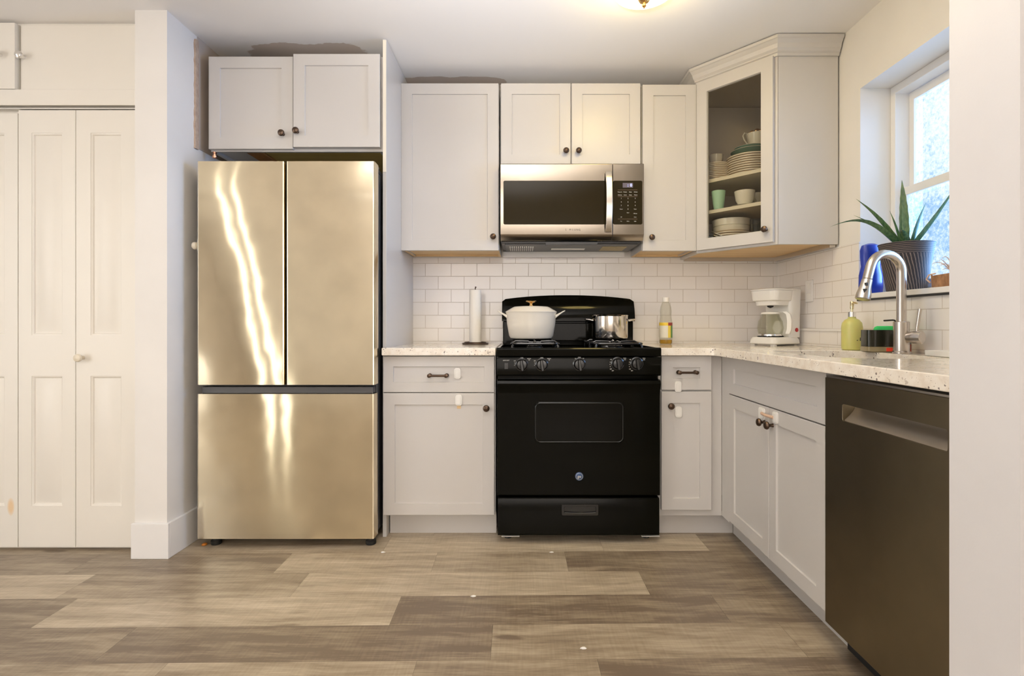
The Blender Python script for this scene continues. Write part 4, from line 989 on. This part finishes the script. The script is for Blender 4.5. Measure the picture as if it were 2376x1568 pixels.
# wood basket with air plant
t = thing('small_planter', 'small scalloped wooden box planter at the right end of the sill', 'planter', (1.580, 1.965, ZS))
bw = wood('burnt_wood_box', (.16, .07, .03), (.52, .28, .13), (25, 25, 12))
s = MB(); outer_ = rrect(-.045, .045, -.065, .065, .008, 4)
s.loft([[(x*k, y*k, z + (.004*math.sin(i*2.1) if z > .03 else 0)) for i, (x, y) in enumerate(outer_)] for k, z in ((.94, 0), (1, .004), (1.04, .046), (.96, .046), (.92, .012))])
build('planter_box', s, bw, t, local=True)
build('cord_handle', MB().tube([(-.05,.06,.02),(-.056,.072,.034),(-.05,.066,.05),(-.04,.045,.054)], .003, 6), M['straw'], t, local=True)
t = thing('air_plant', 'pale curly dried air plant in the small wooden box', 'plant', (1.580, 1.965, ZS+.030))
rnd = random.Random(5)
for i in range(22):
    a_ = 2*PI*i/22 + rnd.uniform(-.2, .2); ln_ = rnd.uniform(.035, .075); h_ = rnd.uniform(.04, .085); cl = rnd.uniform(-.5, .9)
    s = MB(); s.tube([(ln_*u*math.cos(a_+u*cl), ln_*u*math.sin(a_+u*cl)*1.0, h_*math.sin(u*2.1)) for u in (0, .15, .3, .45, .6, .75, .9, 1)], [.0022, .0021, .0019, .0017, .0014, .0011, .0008, .0004], 5)
    build('blade', s, M['straw'], t, local=True)

# ------------------------------------------------------------------ lamps
def ceil_lamp(x, y):
    t = thing('ceiling_light', 'brass-finial flush ceiling light above the stove side of the kitchen', 'ceiling lamp', (x, y, CZ))
    build('ceiling_plate', MB().lathe([(0,-.002),(.15,-.002),(.155,-.012),(.14,-.024),(0,-.024)], n=40), M['brass'], t, local=True)
    build('glass_dome', MB().lathe([(.142,-.026),(.138,-.05),(.115,-.078),(.08,-.094),(.04,-.102),(0,-.103)], n=40), M['lamp_k'], t, local=True)
    build('finial', MB().lathe([(0,-.100),(.022,-.102),(.024,-.106),(.018,-.116),(.006,-.122),(.005,-.125),(.009,-.128),(.008,-.133),(.003,-.136),(.004,-.139),(0,-.141)], n=24), M['brass'], t, local=True)
ceil_lamp(.475, 2.115)
t = thing('added_streak_lamp', 'added unseen floor lamp, two upright tubes that streak the fridge doors', 'floor lamp', (-2.16, .40, 0))  # added out of view only to draw streaks on the fridge doors
build('lamp_base', MB().lathe([(0,0),(.15,0),(.15,.012),(.14,.018),(0,.020)], n=32), M['dark'], t, local=True)
build('lamp_frame', MB().box(-.085, .085, .008, .022, .02, .045).box(-.085, .085, .008, .022, 2.205, 2.225).box(-.004, .004, .012, .020, .045, 2.205), M['dark'], t, local=True)
for x in (-.069, .069): build('streak_tube', MB().lathe([(0,.046),(.012,.046),(.012,2.204),(0,2.204)], (x, .015, 0), 12), M['lamp_streak'], t, local=True)

# crumbs on the floor
for i, (x, y, lb) in enumerate(((-.188, 2.027, 'white paper crumb on the pale plank in front of the stove'), (.128, 2.42, 'white curled scrap on the floor just below the stove'), (-.63, 2.42, 'white crumb on the floor by the fridge end panel'), (.19, 1.70, 'pale scrap on the floor low in the middle of the photo'))):
    r = random.Random(i); s = MB()
    s.loft([[(.011*math.cos(a_)*r.uniform(.5, 1.3)*k, .006*math.sin(a_)*r.uniform(.5, 1.3)*k, z) for a_ in [2*PI*j/7 for j in range(7)]] for k, z in ((.8, 0), (1, .0015), (.6, .004))])
    o = build('paper_scrap', s, M['paper'], smooth=False); o.location = (x, y, .0005); tag(o, lb, 'crumb', 'white scraps on the floor')
s = MB().lathe([(0,0),(.012,0),(.013,.003),(.008,.008),(0,.009)], n=12); o = build('orange_crumb', s, mat('orange_crumb', (.62, .22, .03), .5)); o.location = (-1.482, 2.505, .0005)
tag(o, 'orange crumb on the floor beside the left fridge foot', 'crumb')
